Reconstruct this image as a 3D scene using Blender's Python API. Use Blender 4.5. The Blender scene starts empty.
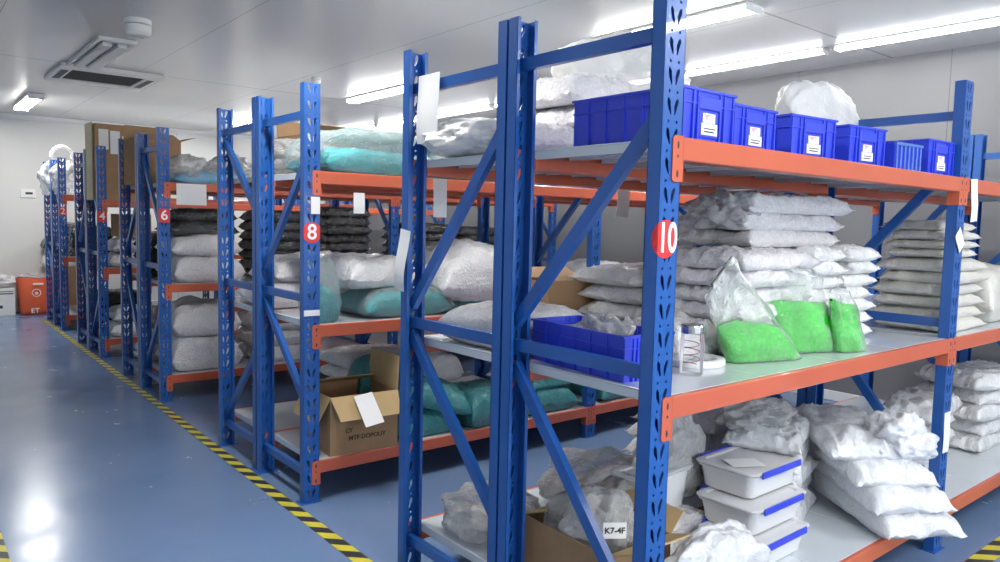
import bpy, math, random
from mathutils import Vector, Matrix, noise
from mathutils.geometry import tessellate_polygon
R = math.radians
S = bpy.context.scene
COL = S.collection

# ------------------------------------------------------------------ camera, world, exposure
cam_d = bpy.data.cameras.new('camera')
cam_d.sensor_width = 36.0
cam_d.lens = 742.36 / 1000 * 36.0
cam_d.clip_start = 0.05
cam = bpy.data.objects.new('camera', cam_d)
cam.matrix_world = Matrix(((0.77449139, 0.03279704, -0.63173368, -1.48891),
                           (-0.63218688, 0.07552981, -0.77112581, -1.19673),
                           (0.02242409, 0.99660403, 0.07923105, 1.37700),
                           (0, 0, 0, 1)))
COL.objects.link(cam)
S.camera = cam

world = bpy.data.worlds.new('world')
world.use_nodes = True
world.node_tree.nodes['Background'].inputs[0].default_value = (0.75, 0.82, 0.9, 1)
world.node_tree.nodes['Background'].inputs[1].default_value = 0.3
S.world = world

EXPOSURE = 1.12
LAMP = 40.0          # emission of the tubes in the ceiling fittings
LAMP_WALL = 10.0     # emission of the long row above the end wall
DAY = 2.9            # daylight in the window of the front wall, behind the camera
S.view_settings.view_transform = 'Standard'
S.view_settings.look = 'None'
S.view_settings.gamma = 1.0
S.view_settings.use_curve_mapping = False
S.view_settings.exposure = EXPOSURE
S.cycles.use_denoising = True
S.cycles.max_bounces = 10
S.cycles.transparent_max_bounces = 24
S.cycles.sample_clamp_indirect = 6.0
S.cycles.caustics_reflective = False
S.cycles.caustics_refractive = False

# ------------------------------------------------------------------ materials
def new_mat(name):
    m = bpy.data.materials.new(name)
    m.use_nodes = True
    return m, m.node_tree.nodes, m.node_tree.links, m.node_tree.nodes['Principled BSDF']

def bump(n, l, src, strength, dist=0.01):
    b = n.new('ShaderNodeBump')
    b.inputs['Strength'].default_value = strength
    b.inputs['Distance'].default_value = dist
    l.new(src, b.inputs['Height'])
    return b

def tex_noise(n, l, scale, detail=3, rough=0.5, distort=0, coord='Object', stretch=None):
    tc = n.new('ShaderNodeTexCoord')
    t = n.new('ShaderNodeTexNoise')
    t.inputs['Scale'].default_value = scale
    t.inputs['Detail'].default_value = detail
    t.inputs['Roughness'].default_value = rough
    t.inputs['Distortion'].default_value = distort
    if stretch:
        mp = n.new('ShaderNodeMapping')
        mp.inputs['Scale'].default_value = stretch
        l.new(tc.outputs[coord], mp.inputs[0])
        l.new(mp.outputs[0], t.inputs['Vector'])
    else:
        l.new(tc.outputs[coord], t.inputs['Vector'])
    return t

def ramp(n, l, src, stops):
    r = n.new('ShaderNodeValToRGB')
    e = r.color_ramp.elements
    e[0].position, e[0].color = stops[0][0], (*stops[0][1], 1)
    e[1].position, e[1].color = stops[1][0], (*stops[1][1], 1)
    for p, c in stops[2:]:
        x = e.new(p); x.color = (*c, 1)
    l.new(src, r.inputs[0])
    return r

def plain(name, col, rough=0.5, metal=0.0, spec=0.5, coat=0.0, bump_scale=0, bump_s=0.1, vary=0.0, vary_scale=6):
    m, n, l, b = new_mat(name)
    b.inputs['Base Color'].default_value = (*col, 1)
    b.inputs['Roughness'].default_value = rough
    b.inputs['Metallic'].default_value = metal
    b.inputs['Specular IOR Level'].default_value = spec
    b.inputs['Coat Weight'].default_value = coat
    if vary:
        t = tex_noise(n, l, vary_scale, 4)
        lo = tuple(max(0, c * (1 - vary)) for c in col); hi = tuple(min(1, c * (1 + vary)) for c in col)
        r = ramp(n, l, t.outputs[0], [(0.3, lo), (0.7, hi)])
        l.new(r.outputs[0], b.inputs['Base Color'])
    if bump_scale:
        t = tex_noise(n, l, bump_scale, 3)
        l.new(bump(n, l, t.outputs[0], bump_s).outputs[0], b.inputs['Normal'])
    return m

CREASE = 11
def creases(n, l, scale):
    """sharp folds between facets, as in crumpled film"""
    t = tex_noise(n, l, 5, 2)
    mp = n.new('ShaderNodeMix'); mp.data_type = 'VECTOR'; mp.inputs[0].default_value = 0.16
    tc = n.new('ShaderNodeTexCoord')
    l.new(tc.outputs['Object'], mp.inputs[4]); l.new(t.outputs['Color'], mp.inputs[5])
    v = n.new('ShaderNodeTexVoronoi'); v.feature = 'F1'; v.inputs['Scale'].default_value = scale
    l.new(mp.outputs[1], v.inputs['Vector'])
    m = n.new('ShaderNodeMath'); m.operation = 'MULTIPLY'; m.inputs[1].default_value = 0.5
    l.new(v.outputs['Distance'], m.inputs[0])
    return m.outputs[0]

def plastic_fill(name, col, col2, rough=0.3, coat=0.9, grain=90, bs=0.8, trans=0.0):
    """granules packed in clear film: mottled colour, crinkled shiny skin"""
    m, n, l, b = new_mat(name)
    tc = n.new('ShaderNodeTexCoord')
    v = n.new('ShaderNodeTexVoronoi')
    v.inputs['Scale'].default_value = grain
    l.new(tc.outputs['Object'], v.inputs['Vector'])
    t = tex_noise(n, l, 9, 4, 0.6, 0.4)
    mix = n.new('ShaderNodeMix'); mix.data_type = 'RGBA'
    mix.inputs[6].default_value = (*col, 1); mix.inputs[7].default_value = (*col2, 1)
    mul = n.new('ShaderNodeMath'); mul.operation = 'MULTIPLY_ADD'
    mul.inputs[1].default_value = 0.8; 
    l.new(v.outputs['Distance'], mul.inputs[0]); l.new(t.outputs[0], mul.inputs[2])
    sub = n.new('ShaderNodeMath'); sub.operation = 'SUBTRACT'; sub.use_clamp = True
    sub.inputs[1].default_value = 0.38
    l.new(mul.outputs[0], sub.inputs[0])
    l.new(sub.outputs[0], mix.inputs[0]); l.new(mix.outputs[2], b.inputs['Base Color'])
    b.inputs['Roughness'].default_value = rough
    b.inputs['Coat Weight'].default_value = coat
    b.inputs['Coat Roughness'].default_value = 0.07
    w = tex_noise(n, l, 16, 5, 0.62, 1.4)
    rid = n.new('ShaderNodeMath'); rid.operation = 'SUBTRACT'; rid.inputs[1].default_value = 0.5
    l.new(w.outputs[0], rid.inputs[0])
    ab = n.new('ShaderNodeMath'); ab.operation = 'ABSOLUTE'; l.new(rid.outputs[0], ab.inputs[0])
    cr = creases(n, l, CREASE)
    sm = n.new('ShaderNodeMath'); sm.operation = 'ADD'
    l.new(ab.outputs[0], sm.inputs[0]); l.new(cr, sm.inputs[1])
    bp = bump(n, l, sm.outputs[0], bs, 0.03)
    bp2 = n.new('ShaderNodeBump'); bp2.inputs['Strength'].default_value = 0.12; bp2.inputs['Distance'].default_value = 0.004
    l.new(v.outputs['Distance'], bp2.inputs['Height']); l.new(bp.outputs[0], bp2.inputs['Normal'])
    l.new(bp2.outputs[0], b.inputs['Normal']); l.new(bp.outputs[0], b.inputs['Coat Normal'])
    return m

def film(name, col, opacity, rough=0.12, bs=0.6, scale=14):
    m, n, l, b = new_mat(name)
    b.inputs['Base Color'].default_value = (*col, 1)
    b.inputs['Roughness'].default_value = rough
    b.inputs['Specular IOR Level'].default_value = 0.8
    w = tex_noise(n, l, scale, 5, 0.62, 1.2)
    rid = n.new('ShaderNodeMath'); rid.operation = 'SUBTRACT'; rid.inputs[1].default_value = 0.5
    l.new(w.outputs[0], rid.inputs[0])
    ab = n.new('ShaderNodeMath'); ab.operation = 'ABSOLUTE'; l.new(rid.outputs[0], ab.inputs[0])
    cr = creases(n, l, CREASE)
    sm = n.new('ShaderNodeMath'); sm.operation = 'ADD'
    l.new(ab.outputs[0], sm.inputs[0]); l.new(cr, sm.inputs[1])
    bp = bump(n, l, sm.outputs[0], bs, 0.03)
    l.new(bp.outputs[0], b.inputs['Normal'])
    tr = n.new('ShaderNodeBsdfTransparent')
    fr = n.new('ShaderNodeFresnel'); fr.inputs[0].default_value = 1.35
    l.new(bp.outputs[0], fr.inputs['Normal'])
    ad = n.new('ShaderNodeMath'); ad.operation = 'ADD'; ad.use_clamp = True; ad.inputs[1].default_value = opacity
    l.new(fr.outputs[0], ad.inputs[0])
    mx = n.new('ShaderNodeMixShader')
    l.new(ad.outputs[0], mx.inputs[0]); l.new(tr.outputs[0], mx.inputs[1]); l.new(b.outputs[0], mx.inputs[2])
    l.new(mx.outputs[0], n['Material Output'].inputs[0])
    return m

def emit(name, col, s):
    m, n, l, b = new_mat(name)
    b.inputs['Base Color'].default_value = (0.9, 0.9, 0.9, 1)
    b.inputs['Emission Color'].default_value = (*col, 1)
    b.inputs['Emission Strength'].default_value = s
    return m

M = {}
M['blue'] = plain('blue painted steel', (0.014, 0.098, 0.37), 0.32, coat=0.3, vary=0.08, vary_scale=3)
M['orange'] = plain('orange painted steel', (0.58, 0.125, 0.062), 0.3, coat=0.3, vary=0.06, vary_scale=3)
M['shelf'] = plain('pale grey enamelled steel', (0.62, 0.67, 0.71), 0.2, coat=0.4)
M['zinc'] = plain('zinc bolt', (0.5, 0.5, 0.52), 0.35, metal=0.9)
M['sign_red'] = plain('red sticker', (0.70, 0.035, 0.04), 0.4)
M['white_print'] = plain('white print', (0.88, 0.88, 0.88), 0.5)
M['black_print'] = plain('black print', (0.03, 0.03, 0.035), 0.6)
M['brown_print'] = plain('dark brown print', (0.07, 0.045, 0.03), 0.8)
M['paper'] = plain('white paper', (0.80, 0.80, 0.80), 0.7, bump_scale=8, bump_s=0.05)
M['white_paint'] = plain('white enamel', (0.82, 0.83, 0.83), 0.35)
M['white_plastic'] = plain('white plastic', (0.82, 0.82, 0.80), 0.35)
M['dark_void'] = plain('dark grille', (0.10, 0.10, 0.10), 0.6)
M['crate'] = plain('cobalt blue plastic', (0.035, 0.065, 0.64), 0.35, coat=0.15)
M['bin_pale'] = plain('paler blue plastic', (0.10, 0.20, 0.55), 0.4)  # slatted bin end, a paler blue than the bin body
M['label_pink'] = plain('pink label print', (0.75, 0.35, 0.42), 0.6)
M['card'] = plain('brown corrugated cardboard', (0.36, 0.22, 0.115), 0.8, vary=0.08, vary_scale=9, bump_scale=60, bump_s=0.03)
M['card_pale'] = plain('pale yellow cardboard', (0.62, 0.58, 0.36), 0.75, vary=0.06)
M['card_tan'] = plain('tan cardboard', (0.47, 0.33, 0.16), 0.75, vary=0.08)
M['fill_white'] = plastic_fill('white granules in clear film', (0.89, 0.89, 0.89), (0.75, 0.75, 0.76))
M['fill_grey'] = plastic_fill('greyish granules in clear film', (0.88, 0.86, 0.87), (0.70, 0.68, 0.70), bs=0.9)
M['fill_cream'] = plastic_fill('cream granules in clear film', (0.74, 0.73, 0.67), (0.60, 0.59, 0.54), bs=0.3, coat=0.3)
M['fill_black'] = plastic_fill('black granules in clear film', (0.045, 0.045, 0.047), (0.02, 0.02, 0.021), rough=0.22, bs=0.9)
M['fill_teal'] = plastic_fill('teal granules in clear film', (0.035, 0.27, 0.29), (0.02, 0.17, 0.19), bs=0.8, coat=0.6)
M['fill_aqua'] = plastic_fill('aqua granules in clear film', (0.03, 0.58, 0.62), (0.02, 0.42, 0.46), bs=0.9)
M['fill_green'] = plastic_fill('bright green granules', (0.03, 0.85, 0.03), (0.008, 0.48, 0.012), bs=0.9, grain=75)
M['fill_blue'] = plastic_fill('pale blue granules in clear film', (0.10, 0.36, 0.58), (0.30, 0.50, 0.66), bs=0.7)
M['bubble'] = plastic_fill('bubble film', (0.80, 0.81, 0.83), (0.66, 0.67, 0.70), grain=55, bs=0.5)
M['film'] = film('clear thin film', (0.86, 0.88, 0.88), 0.10)
M['film_top'] = film('pale slack film', (0.90, 0.93, 0.93), 0.10, bs=0.8)
M['film_milky'] = film('milky thin film', (0.90, 0.90, 0.88), 0.62, rough=0.3, bs=0.4)
M['film_dull'] = film('crumpled clear film', (0.78, 0.78, 0.78), 0.34, bs=0.9)
M['box_clear'] = film('clear box plastic', (0.92, 0.93, 0.94), 0.55, rough=0.25, bs=0.03, scale=4)
M['box_lid'] = film('frosted lid plastic', (0.92, 0.92, 0.94), 0.55, rough=0.25, bs=0.03, scale=4)
M['clip_blue'] = plain('blue clip plastic', (0.035, 0.06, 0.62), 0.3)
M['glass'] = film('clear glass', (0.9, 0.9, 0.9), 0.08, rough=0.03, bs=0.0)
M['steel'] = plain('brushed steel', (0.6, 0.6, 0.6), 0.25, metal=1.0)
M['spring_red'] = plain('dull red wire', (0.35, 0.10, 0.10), 0.4)
M['red_tube'] = plain('red tube', (0.80, 0.12, 0.13), 0.35)
M['orange_plastic'] = plain('orange woven plastic', (0.72, 0.12, 0.04), 0.5, bump_scale=120, bump_s=0.1)
M['lamp'] = emit('lit diffuser', (1.0, 0.985, 0.95), LAMP)
M['daylight'] = emit('daylight in the window', (0.90, 0.96, 1.0), DAY)
M['lamp_wall'] = emit('lit long diffuser', (0.95, 0.97, 1.0), LAMP_WALL)

# floor: blue epoxy with a faint mottle
m, n, l, b = new_mat('blue epoxy floor')
t = tex_noise(n, l, 1.6, 5, 0.6)
r = ramp(n, l, t.outputs[0], [(0.3, (0.130, 0.205, 0.355)), (0.75, (0.165, 0.245, 0.405))])
l.new(r.outputs[0], b.inputs['Base Color'])
t2 = tex_noise(n, l, 3.0, 4)
r2 = ramp(n, l, t2.outputs[0], [(0.3, (0.16,) * 3), (0.7, (0.28,) * 3)])
l.new(r2.outputs[0], b.inputs['Roughness'])
t3 = tex_noise(n, l, 70, 2)
l.new(bump(n, l, t3.outputs[0], 0.04, 0.003).outputs[0], b.inputs['Normal'])
M['floor'] = m
# hazard tape: yellow and black slanted stripes
def hazard(name, ax, slant, period):
    m, n, l, b = new_mat(name)
    tc = n.new('ShaderNodeTexCoord'); sp = n.new('ShaderNodeSeparateXYZ')
    l.new(tc.outputs['Object'], sp.inputs[0])
    o = 1 - ax
    k = n.new('ShaderNodeMath'); k.operation = 'MULTIPLY_ADD'; k.inputs[1].default_value = slant
    l.new(sp.outputs[o], k.inputs[0]); l.new(sp.outputs[ax], k.inputs[2])
    d = n.new('ShaderNodeMath'); d.operation = 'DIVIDE'; d.inputs[1].default_value = period
    l.new(k.outputs[0], d.inputs[0])
    f = n.new('ShaderNodeMath'); f.operation = 'FRACT'; l.new(d.outputs[0], f.inputs[0])
    g = n.new('ShaderNodeMath'); g.operation = 'GREATER_THAN'; g.inputs[1].default_value = 0.5
    l.new(f.outputs[0], g.inputs[0])
    mx = n.new('ShaderNodeMix'); mx.data_type = 'RGBA'
    mx.inputs[6].default_value = (0.03, 0.03, 0.035, 1); mx.inputs[7].default_value = (0.58, 0.52, 0.05, 1)
    l.new(g.outputs[0], mx.inputs[0]); l.new(mx.outputs[2], b.inputs['Base Color'])
    b.inputs['Roughness'].default_value = 0.4
    return m
M['tape_y'] = hazard('hazard tape along the aisle', 1, 1.0, 0.15)
M['tape_x'] = hazard('hazard tape along the rack', 0, 1.0, 0.15)
# walls and ceiling: coated sandwich panels with fine joints
def panels(name, col, rough, joints, spec=0.5):
    m, n, l, b = new_mat(name)
    tc = n.new('ShaderNodeTexCoord'); sp = n.new('ShaderNodeSeparateXYZ')
    l.new(tc.outputs['Object'], sp.inputs[0])
    prev = None
    for ax, period, off, wid in joints:
        a = n.new('ShaderNodeMath'); a.operation = 'ADD'; a.inputs[1].default_value = off
        l.new(sp.outputs[ax], a.inputs[0])
        d = n.new('ShaderNodeMath'); d.operation = 'DIVIDE'; d.inputs[1].default_value = period
        l.new(a.outputs[0], d.inputs[0])
        f = n.new('ShaderNodeMath'); f.operation = 'FRACT'; l.new(d.outputs[0], f.inputs[0])
        g = n.new('ShaderNodeMath'); g.operation = 'LESS_THAN'; g.inputs[1].default_value = wid / period
        l.new(f.outputs[0], g.inputs[0])
        if prev is None: prev = g.outputs[0]
        else:
            q = n.new('ShaderNodeMath'); q.operation = 'MAXIMUM'
            l.new(prev, q.inputs[0]); l.new(g.outputs[0], q.inputs[1]); prev = q.outputs[0]
    mx = n.new('ShaderNodeMix'); mx.data_type = 'RGBA'
    mx.inputs[6].default_value = (*col, 1); mx.inputs[7].default_value = (*[c * 0.55 for c in col], 1)
    l.new(prev, mx.inputs[0]); l.new(mx.outputs[2], b.inputs['Base Color'])
    b.inputs['Roughness'].default_value = rough
    b.inputs['Specular IOR Level'].default_value = spec
    return m
M['ceiling'] = panels('ceiling panels', (0.66, 0.66, 0.65), 0.22, [(1, 4.95, -1.355, 0.018), (0, 1.2, 0.9, 0.006)])
M['wall'] = panels('wall panels', (0.68, 0.68, 0.66), 0.35, [(0, 1.15, 0.4, 0.006)])
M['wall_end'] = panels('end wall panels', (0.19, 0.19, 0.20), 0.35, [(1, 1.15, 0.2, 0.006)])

# ------------------------------------------------------------------ mesh helpers
class MB:
    def __init__(s): s.v = []; s.f = []
    def add(s, vs, fs, T=None):
        o = len(s.v)
        s.v += [tuple(T @ Vector(p)) for p in vs] if T is not None else [tuple(p) for p in vs]
        s.f += [tuple(i + o for i in f) for f in fs]
        return s
    def box(s, x0, x1, y0, y1, z0, z1, T=None):
        vs = [(x0, y0, z0), (x1, y0, z0), (x1, y1, z0), (x0, y1, z0), (x0, y0, z1), (x1, y0, z1), (x1, y1, z1), (x0, y1, z1)]
        return s.add(vs, [(3, 2, 1, 0), (4, 5, 6, 7), (0, 1, 5, 4), (1, 2, 6, 5), (2, 3, 7, 6), (3, 0, 4, 7)], T)
    def bbox(s, x0, x1, y0, y1, z0, z1, b=0.004, T=None):
        """box with chamfered edges"""
        vs = []; idx = {}
        X = (x0, x1); Y = (y0, y1); Z = (z0, z1); sg = (1, -1)
        for i in (0, 1):
            for j in (0, 1):
                for k in (0, 1):
                    for a in range(3):
                        p = [X[i] + sg[i] * b, Y[j] + sg[j] * b, Z[k] + sg[k] * b]
                        p[a] = (X[i], Y[j], Z[k])[a]
                        idx[i, j, k, a] = len(vs); vs.append(p)
        fs = []
        for a in range(3):
            for s_ in (0, 1):
                q = []
                for u, w in ((0, 0), (1, 0), (1, 1), (0, 1)):
                    c = [0, 0, 0]; c[a] = s_; c[(a + 1) % 3] = u; c[(a + 2) % 3] = w
                    q.append(idx[(*c, a)])
                fs.append(tuple(q if s_ else q[::-1]))
        for a in range(3):
            o1, o2 = (a + 1) % 3, (a + 2) % 3
            for u in (0, 1):
                for w in (0, 1):
                    c0 = [0, 0, 0]; c0[o1] = u; c0[o2] = w; c1 = c0[:]; c1[a] = 1
                    q = [idx[(*c0, o1)], idx[(*c1, o1)], idx[(*c1, o2)], idx[(*c0, o2)]]
                    fs.append(tuple(q if (u + w) % 2 else q[::-1]))
        for i in (0, 1):
            for j in (0, 1):
                for k in (0, 1):
                    q = [idx[i, j, k, a] for a in range(3)]
                    fs.append(tuple(q if (i + j + k) % 2 else q[::-1]))
        return s.add(vs, fs, T)
    def poly(s, pts, y, axis='y'):
        pass
    def prism(s, pts, z0, z1, T=None):
        k = len(pts)
        vs = [(x, y, z0) for x, y in pts] + [(x, y, z1) for x, y in pts]
        fs = [tuple(range(k))[::-1], tuple(range(k, 2 * k))] + [(i, (i + 1) % k, k + (i + 1) % k, k + i) for i in range(k)]
        return s.add(vs, fs, T)
    def lathe(s, prof, seg=20, T=None, cap=True):
        vs = []; fs = []; k = len(prof)
        for r_, z in prof:
            for i in range(seg):
                a = 2 * math.pi * i / seg
                vs.append((r_ * math.cos(a), r_ * math.sin(a), z))
        for j in range(k - 1):
            for i in range(seg):
                i2 = (i + 1) % seg
                fs.append((j * seg + i, j * seg + i2, (j + 1) * seg + i2, (j + 1) * seg + i))
        if cap:
            fs.append(tuple(range(seg))[::-1]); fs.append(tuple((k - 1) * seg + i for i in range(seg)))
        return s.add(vs, fs, T)
    def tube(s, pts, r_, seg=6):
        vs = []; fs = []; k = len(pts)
        for j, p in enumerate(pts):
            p = Vector(p); a = Vector(pts[max(0, j - 1)]); b_ = Vector(pts[min(k - 1, j + 1)])
            d = (b_ - a).normalized()
            up = Vector((0, 0, 1)) if abs(d.z) < 0.9 else Vector((1, 0, 0))
            u = d.cross(up).normalized(); w = u.cross(d)
            for i in range(seg):
                an = 2 * math.pi * i / seg
                vs.append(p + r_ * (math.cos(an) * u + math.sin(an) * w))
        for j in range(k - 1):
            for i in range(seg):
                i2 = (i + 1) % seg
                fs.append((j * seg + i, j * seg + i2, (j + 1) * seg + i2, (j + 1) * seg + i))
        fs.append(tuple(range(seg))[::-1]); fs.append(tuple((k - 1) * seg + i for i in range(seg)))
        return s.add(vs, fs)
    def mesh(s, name, smooth=False):
        me = bpy.data.meshes.new(name)
        me.from_pydata(s.v, [], s.f)
        if smooth: me.polygons.foreach_set('use_smooth', [True] * len(me.polygons))
        me.update()
        return me

def obj(name, me, mat, parent=None, loc=(0, 0, 0), rz=0.0, smooth=False):
    if isinstance(me, MB): me = me.mesh(name, smooth)
    if mat is not None:
        mt = M[mat] if isinstance(mat, str) else mat
        if not me.materials: me.materials.append(mt)
    o = bpy.data.objects.new(name, me)
    o.location = loc; o.rotation_euler = (0, 0, rz)
    if parent is not None: o.parent = parent
    COL.objects.link(o)
    return o

def tag(o, label, cat, group=None):
    o['label'] = label; o['category'] = cat
    if group: o['group'] = group
    return o

def empty(name, loc=(0, 0, 0), rz=0.0):
    o = bpy.data.objects.new(name, None)
    o.location = loc; o.rotation_euler = (0, 0, rz); o.empty_display_size = 0.1
    COL.objects.link(o)
    return o

def struct(name, mb, mat):
    o = obj(name, mb, mat); o['kind'] = 'structure'
    return o

def text_mesh(s, size, extrude=0.0008):
    cu = bpy.data.curves.new('t', 'FONT')
    cu.body = s; cu.size = size; cu.extrude = extrude; cu.offset = size * 0.016
    cu.align_x = 'CENTER'; cu.align_y = 'CENTER'
    o = bpy.data.objects.new('t', cu)
    COL.objects.link(o)
    bpy.context.view_layer.update()
    me = bpy.data.meshes.new_from_object(o.evaluated_get(bpy.context.evaluated_depsgraph_get()))
    bpy.data.objects.remove(o); bpy.data.curves.remove(cu)
    return me

def text(name, s, size, mat, parent, loc, facing='-y', tilt=0.0, sx=1.0, bold=0.0):
    me = text_mesh(s, size)
    rot = {'-y': Matrix.Rotation(R(90), 4, 'X'), '-x': Matrix.Rotation(R(-90), 4, 'Z') @ Matrix.Rotation(R(90), 4, 'X'),
           'z': Matrix.Identity(4)}[facing]
    me.transform(rot @ Matrix.Rotation(tilt, 4, 'Z') @ Matrix.Diagonal((sx, 1, 1, 1)))
    return obj(name, me, mat, parent, loc)

# ------------------------------------------------------------------ the room
X0, X1, Y0, Y1, ZC = -2.9, 4.36, -4.2, 10.78, 2.67
struct('floor', MB().box(X0 - .1, X1 + .1, Y0 - .1, Y1 + .1, -0.12, 0), 'floor')
struct('ceiling', MB().box(X0 - .1, X1 + .1, Y0 - .1, Y1 + .1, ZC, ZC + 0.1), 'ceiling')
struct('wall_back', MB().box(X0 - .1, X1 + .1, Y1, Y1 + .1, 0, ZC), 'wall')
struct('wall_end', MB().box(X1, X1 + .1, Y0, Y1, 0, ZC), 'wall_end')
struct('wall_aisle', MB().box(X0 - .1, X0, Y0, Y1, 0, ZC), 'wall')
struct('wall_front', MB().box(X0, X1, Y0 - .1, Y0, 0, ZC), 'wall')
struct('baseboard_end', MB().bbox(X1 - .015, X1, Y0, Y1, 0, 0.08), 'white_paint')
struct('baseboard_back', MB().bbox(X0, X1, Y1 - .015, Y1, 0, 0.08), 'white_paint')
# coved trim where the back wall meets the ceiling
struct('trim_1', MB().prism([(0, 0), (-0.06, 0), (-0.045, -0.02), (-0.02, -0.045), (0, -0.06)], X0, X1,
       Matrix(((0, 0, 1, 0), (1, 0, 0, Y1), (0, 1, 0, ZC), (0, 0, 0, 1)))), 'white_paint')
# window in the front wall, facing the racks
wf = MB()
for x0, x1, z0, z1 in ((-1.9, 3.3, .85, .91), (-1.9, 3.3, 2.29, 2.35), (-1.9, -1.84, .91, 2.29), (3.24, 3.3, .91, 2.29), (-.19, -.13, .91, 2.29), (1.53, 1.59, .91, 2.29)): wf.bbox(x0, x1, Y0, Y0 + .05, z0, z1, .006)
w1 = struct('window_1', wf, 'white_paint')
obj('pane', MB().box(-1.84, 3.24, Y0 + .004, Y0 + .012, .91, 2.29), 'daylight', w1)
# hazard tape on the floor
def tape(name, pts, mat, label):
    o = obj(name, MB().prism(pts, 0.0005, 0.002), mat)
    o['kind'] = 'structure'; o['label'] = label
tape('floor_tape', [(-0.115, -0.12), (-0.045, -0.12), (-0.005, 4.5), (0.0, 9.8), (-0.05, 9.8), (-0.06, 4.5)], 'tape_y', 'yellow and black hazard tape running along the rack ends')
tape('floor_tape', [(-1.25, -3.5), (-1.17, -3.5), (-1.17, 9.0), (-1.25, 9.0)], 'tape_y', 'yellow and black hazard tape on the far side of the aisle')
tape('floor_tape', [(-0.115, -0.19), (4.2, -0.19), (4.2, -0.115), (-0.115, -0.115)], 'tape_x', 'yellow and black hazard tape in front of rack 10')

# ------------------------------------------------------------------ racks
L, PW, PD, H = 1.935, 0.081, 0.042, 2.0
def teardrop(cx, cz, s, lean):
    pts = []
    for i in range(10):
        a = 2 * math.pi * i / 10
        w = 0.0080 if math.sin(a) > 0 else 0.0046
        z = 0.0215 * math.sin(a)
        pts.append((cx + w * math.cos(a) + lean * z, cz + z))
    return pts
def circle(cx, cz, r_, k=7):
    return [(cx + r_ * math.cos(2 * math.pi * i / k), cz + r_ * math.sin(2 * math.pi * i / k)) for i in range(k)]
def post_mesh():
    mb = MB(); pitch = 2.0 / 27
    cell = [[(0, 0), (PW, 0), (PW, pitch), (0, pitch)],
            teardrop(0.0275, pitch * .62, 1, -0.26)[::-1], teardrop(0.0535, pitch * .62, 1, 0.26)[::-1],
            circle(0.024, pitch * .12, 0.0042)[::-1], circle(0.057, pitch * .12, 0.0042)[::-1]]
    flat = [p for lp in cell for p in lp]
    tris = tessellate_polygon([[Vector((x, z, 0)) for x, z in lp] for lp in cell])
    for k in range(27):
        vs = [(x, 0, z + k * pitch) for x, z in flat]
        fs = []
        for t_ in tris:
            a, b_, c = (flat[i] for i in t_)
            cr = (b_[0] - a[0]) * (c[1] - a[1]) - (b_[1] - a[1]) * (c[0] - a[0])
            fs.append(tuple(t_) if cr > 0 else tuple(t_)[::-1])
        mb.add(vs, fs)
    # sides and return lips
    t_ = 0.0018
    for x0, x1, s in ((0, t_, 1), (PW - t_, PW, -1)):
        mb.box(x0, x1, 0.0, PD, 0, H)
    mb.box(0, 0.012, PD - t_, PD, 0, H); mb.box(PW - 0.012, PW, PD - t_, PD, 0, H)
    # inner skin of the perforated face
    for k in range(27):
        vs = [(x, t_, z + k * pitch) for x, z in flat]
        fs = []
        for tt in tris:
            a, b_, c = (flat[i] for i in tt)
            cr = (b_[0] - a[0]) * (c[1] - a[1]) - (b_[1] - a[1]) * (c[0] - a[0])
            fs.append(tuple(tt)[::-1] if cr > 0 else tuple(tt))
        mb.add(vs, fs)
    # hole rims
    o = 4
    for lp in cell[1:]:
        m_ = len(lp)
        for k in range(27):
            vs = [(x, 0, z + k * pitch) for x, z in lp] + [(x, t_, z + k * pitch) for x, z in lp]
            mb.add(vs, [(i, (i + 1) % m_, m_ + (i + 1) % m_, m_ + i) for i in range(m_)])
    me = mb.mesh('post'); me.materials.append(M['blue'])
    return me
POST = post_mesh()
FOOT = MB().bbox(-0.012, PW + 0.012, -0.012, PD + 0.02, 0, 0.004, 0.001).mesh('foot_plate'); FOOT.materials.append(M['blue'])
_bm = {}
def bar_mesh(ln, w=0.038, t_=0.024):
    """C-section brace lying along +Y"""
    k = round(ln, 3)
    if k not in _bm:
        mb = MB()
        c = 0.0022
        mb.box(-t_ / 2, -t_ / 2 + c, 0, ln, -w / 2, w / 2)
        mb.box(-t_ / 2 + c, t_ / 2, 0, ln, w / 2 - c, w / 2); mb.box(-t_ / 2 + c, t_ / 2, 0, ln, -w / 2, -w / 2 + c)
        mb.box(t_ / 2 - c, t_ / 2, 0, ln, w / 2 - 0.010, w / 2 - c); mb.box(t_ / 2 - c, t_ / 2, 0, ln, -w / 2 + c, -w / 2 + 0.010)
        me = mb.mesh('brace'); me.materials.append(M['blue']); _bm[k] = me
    return _bm[k]
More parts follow.
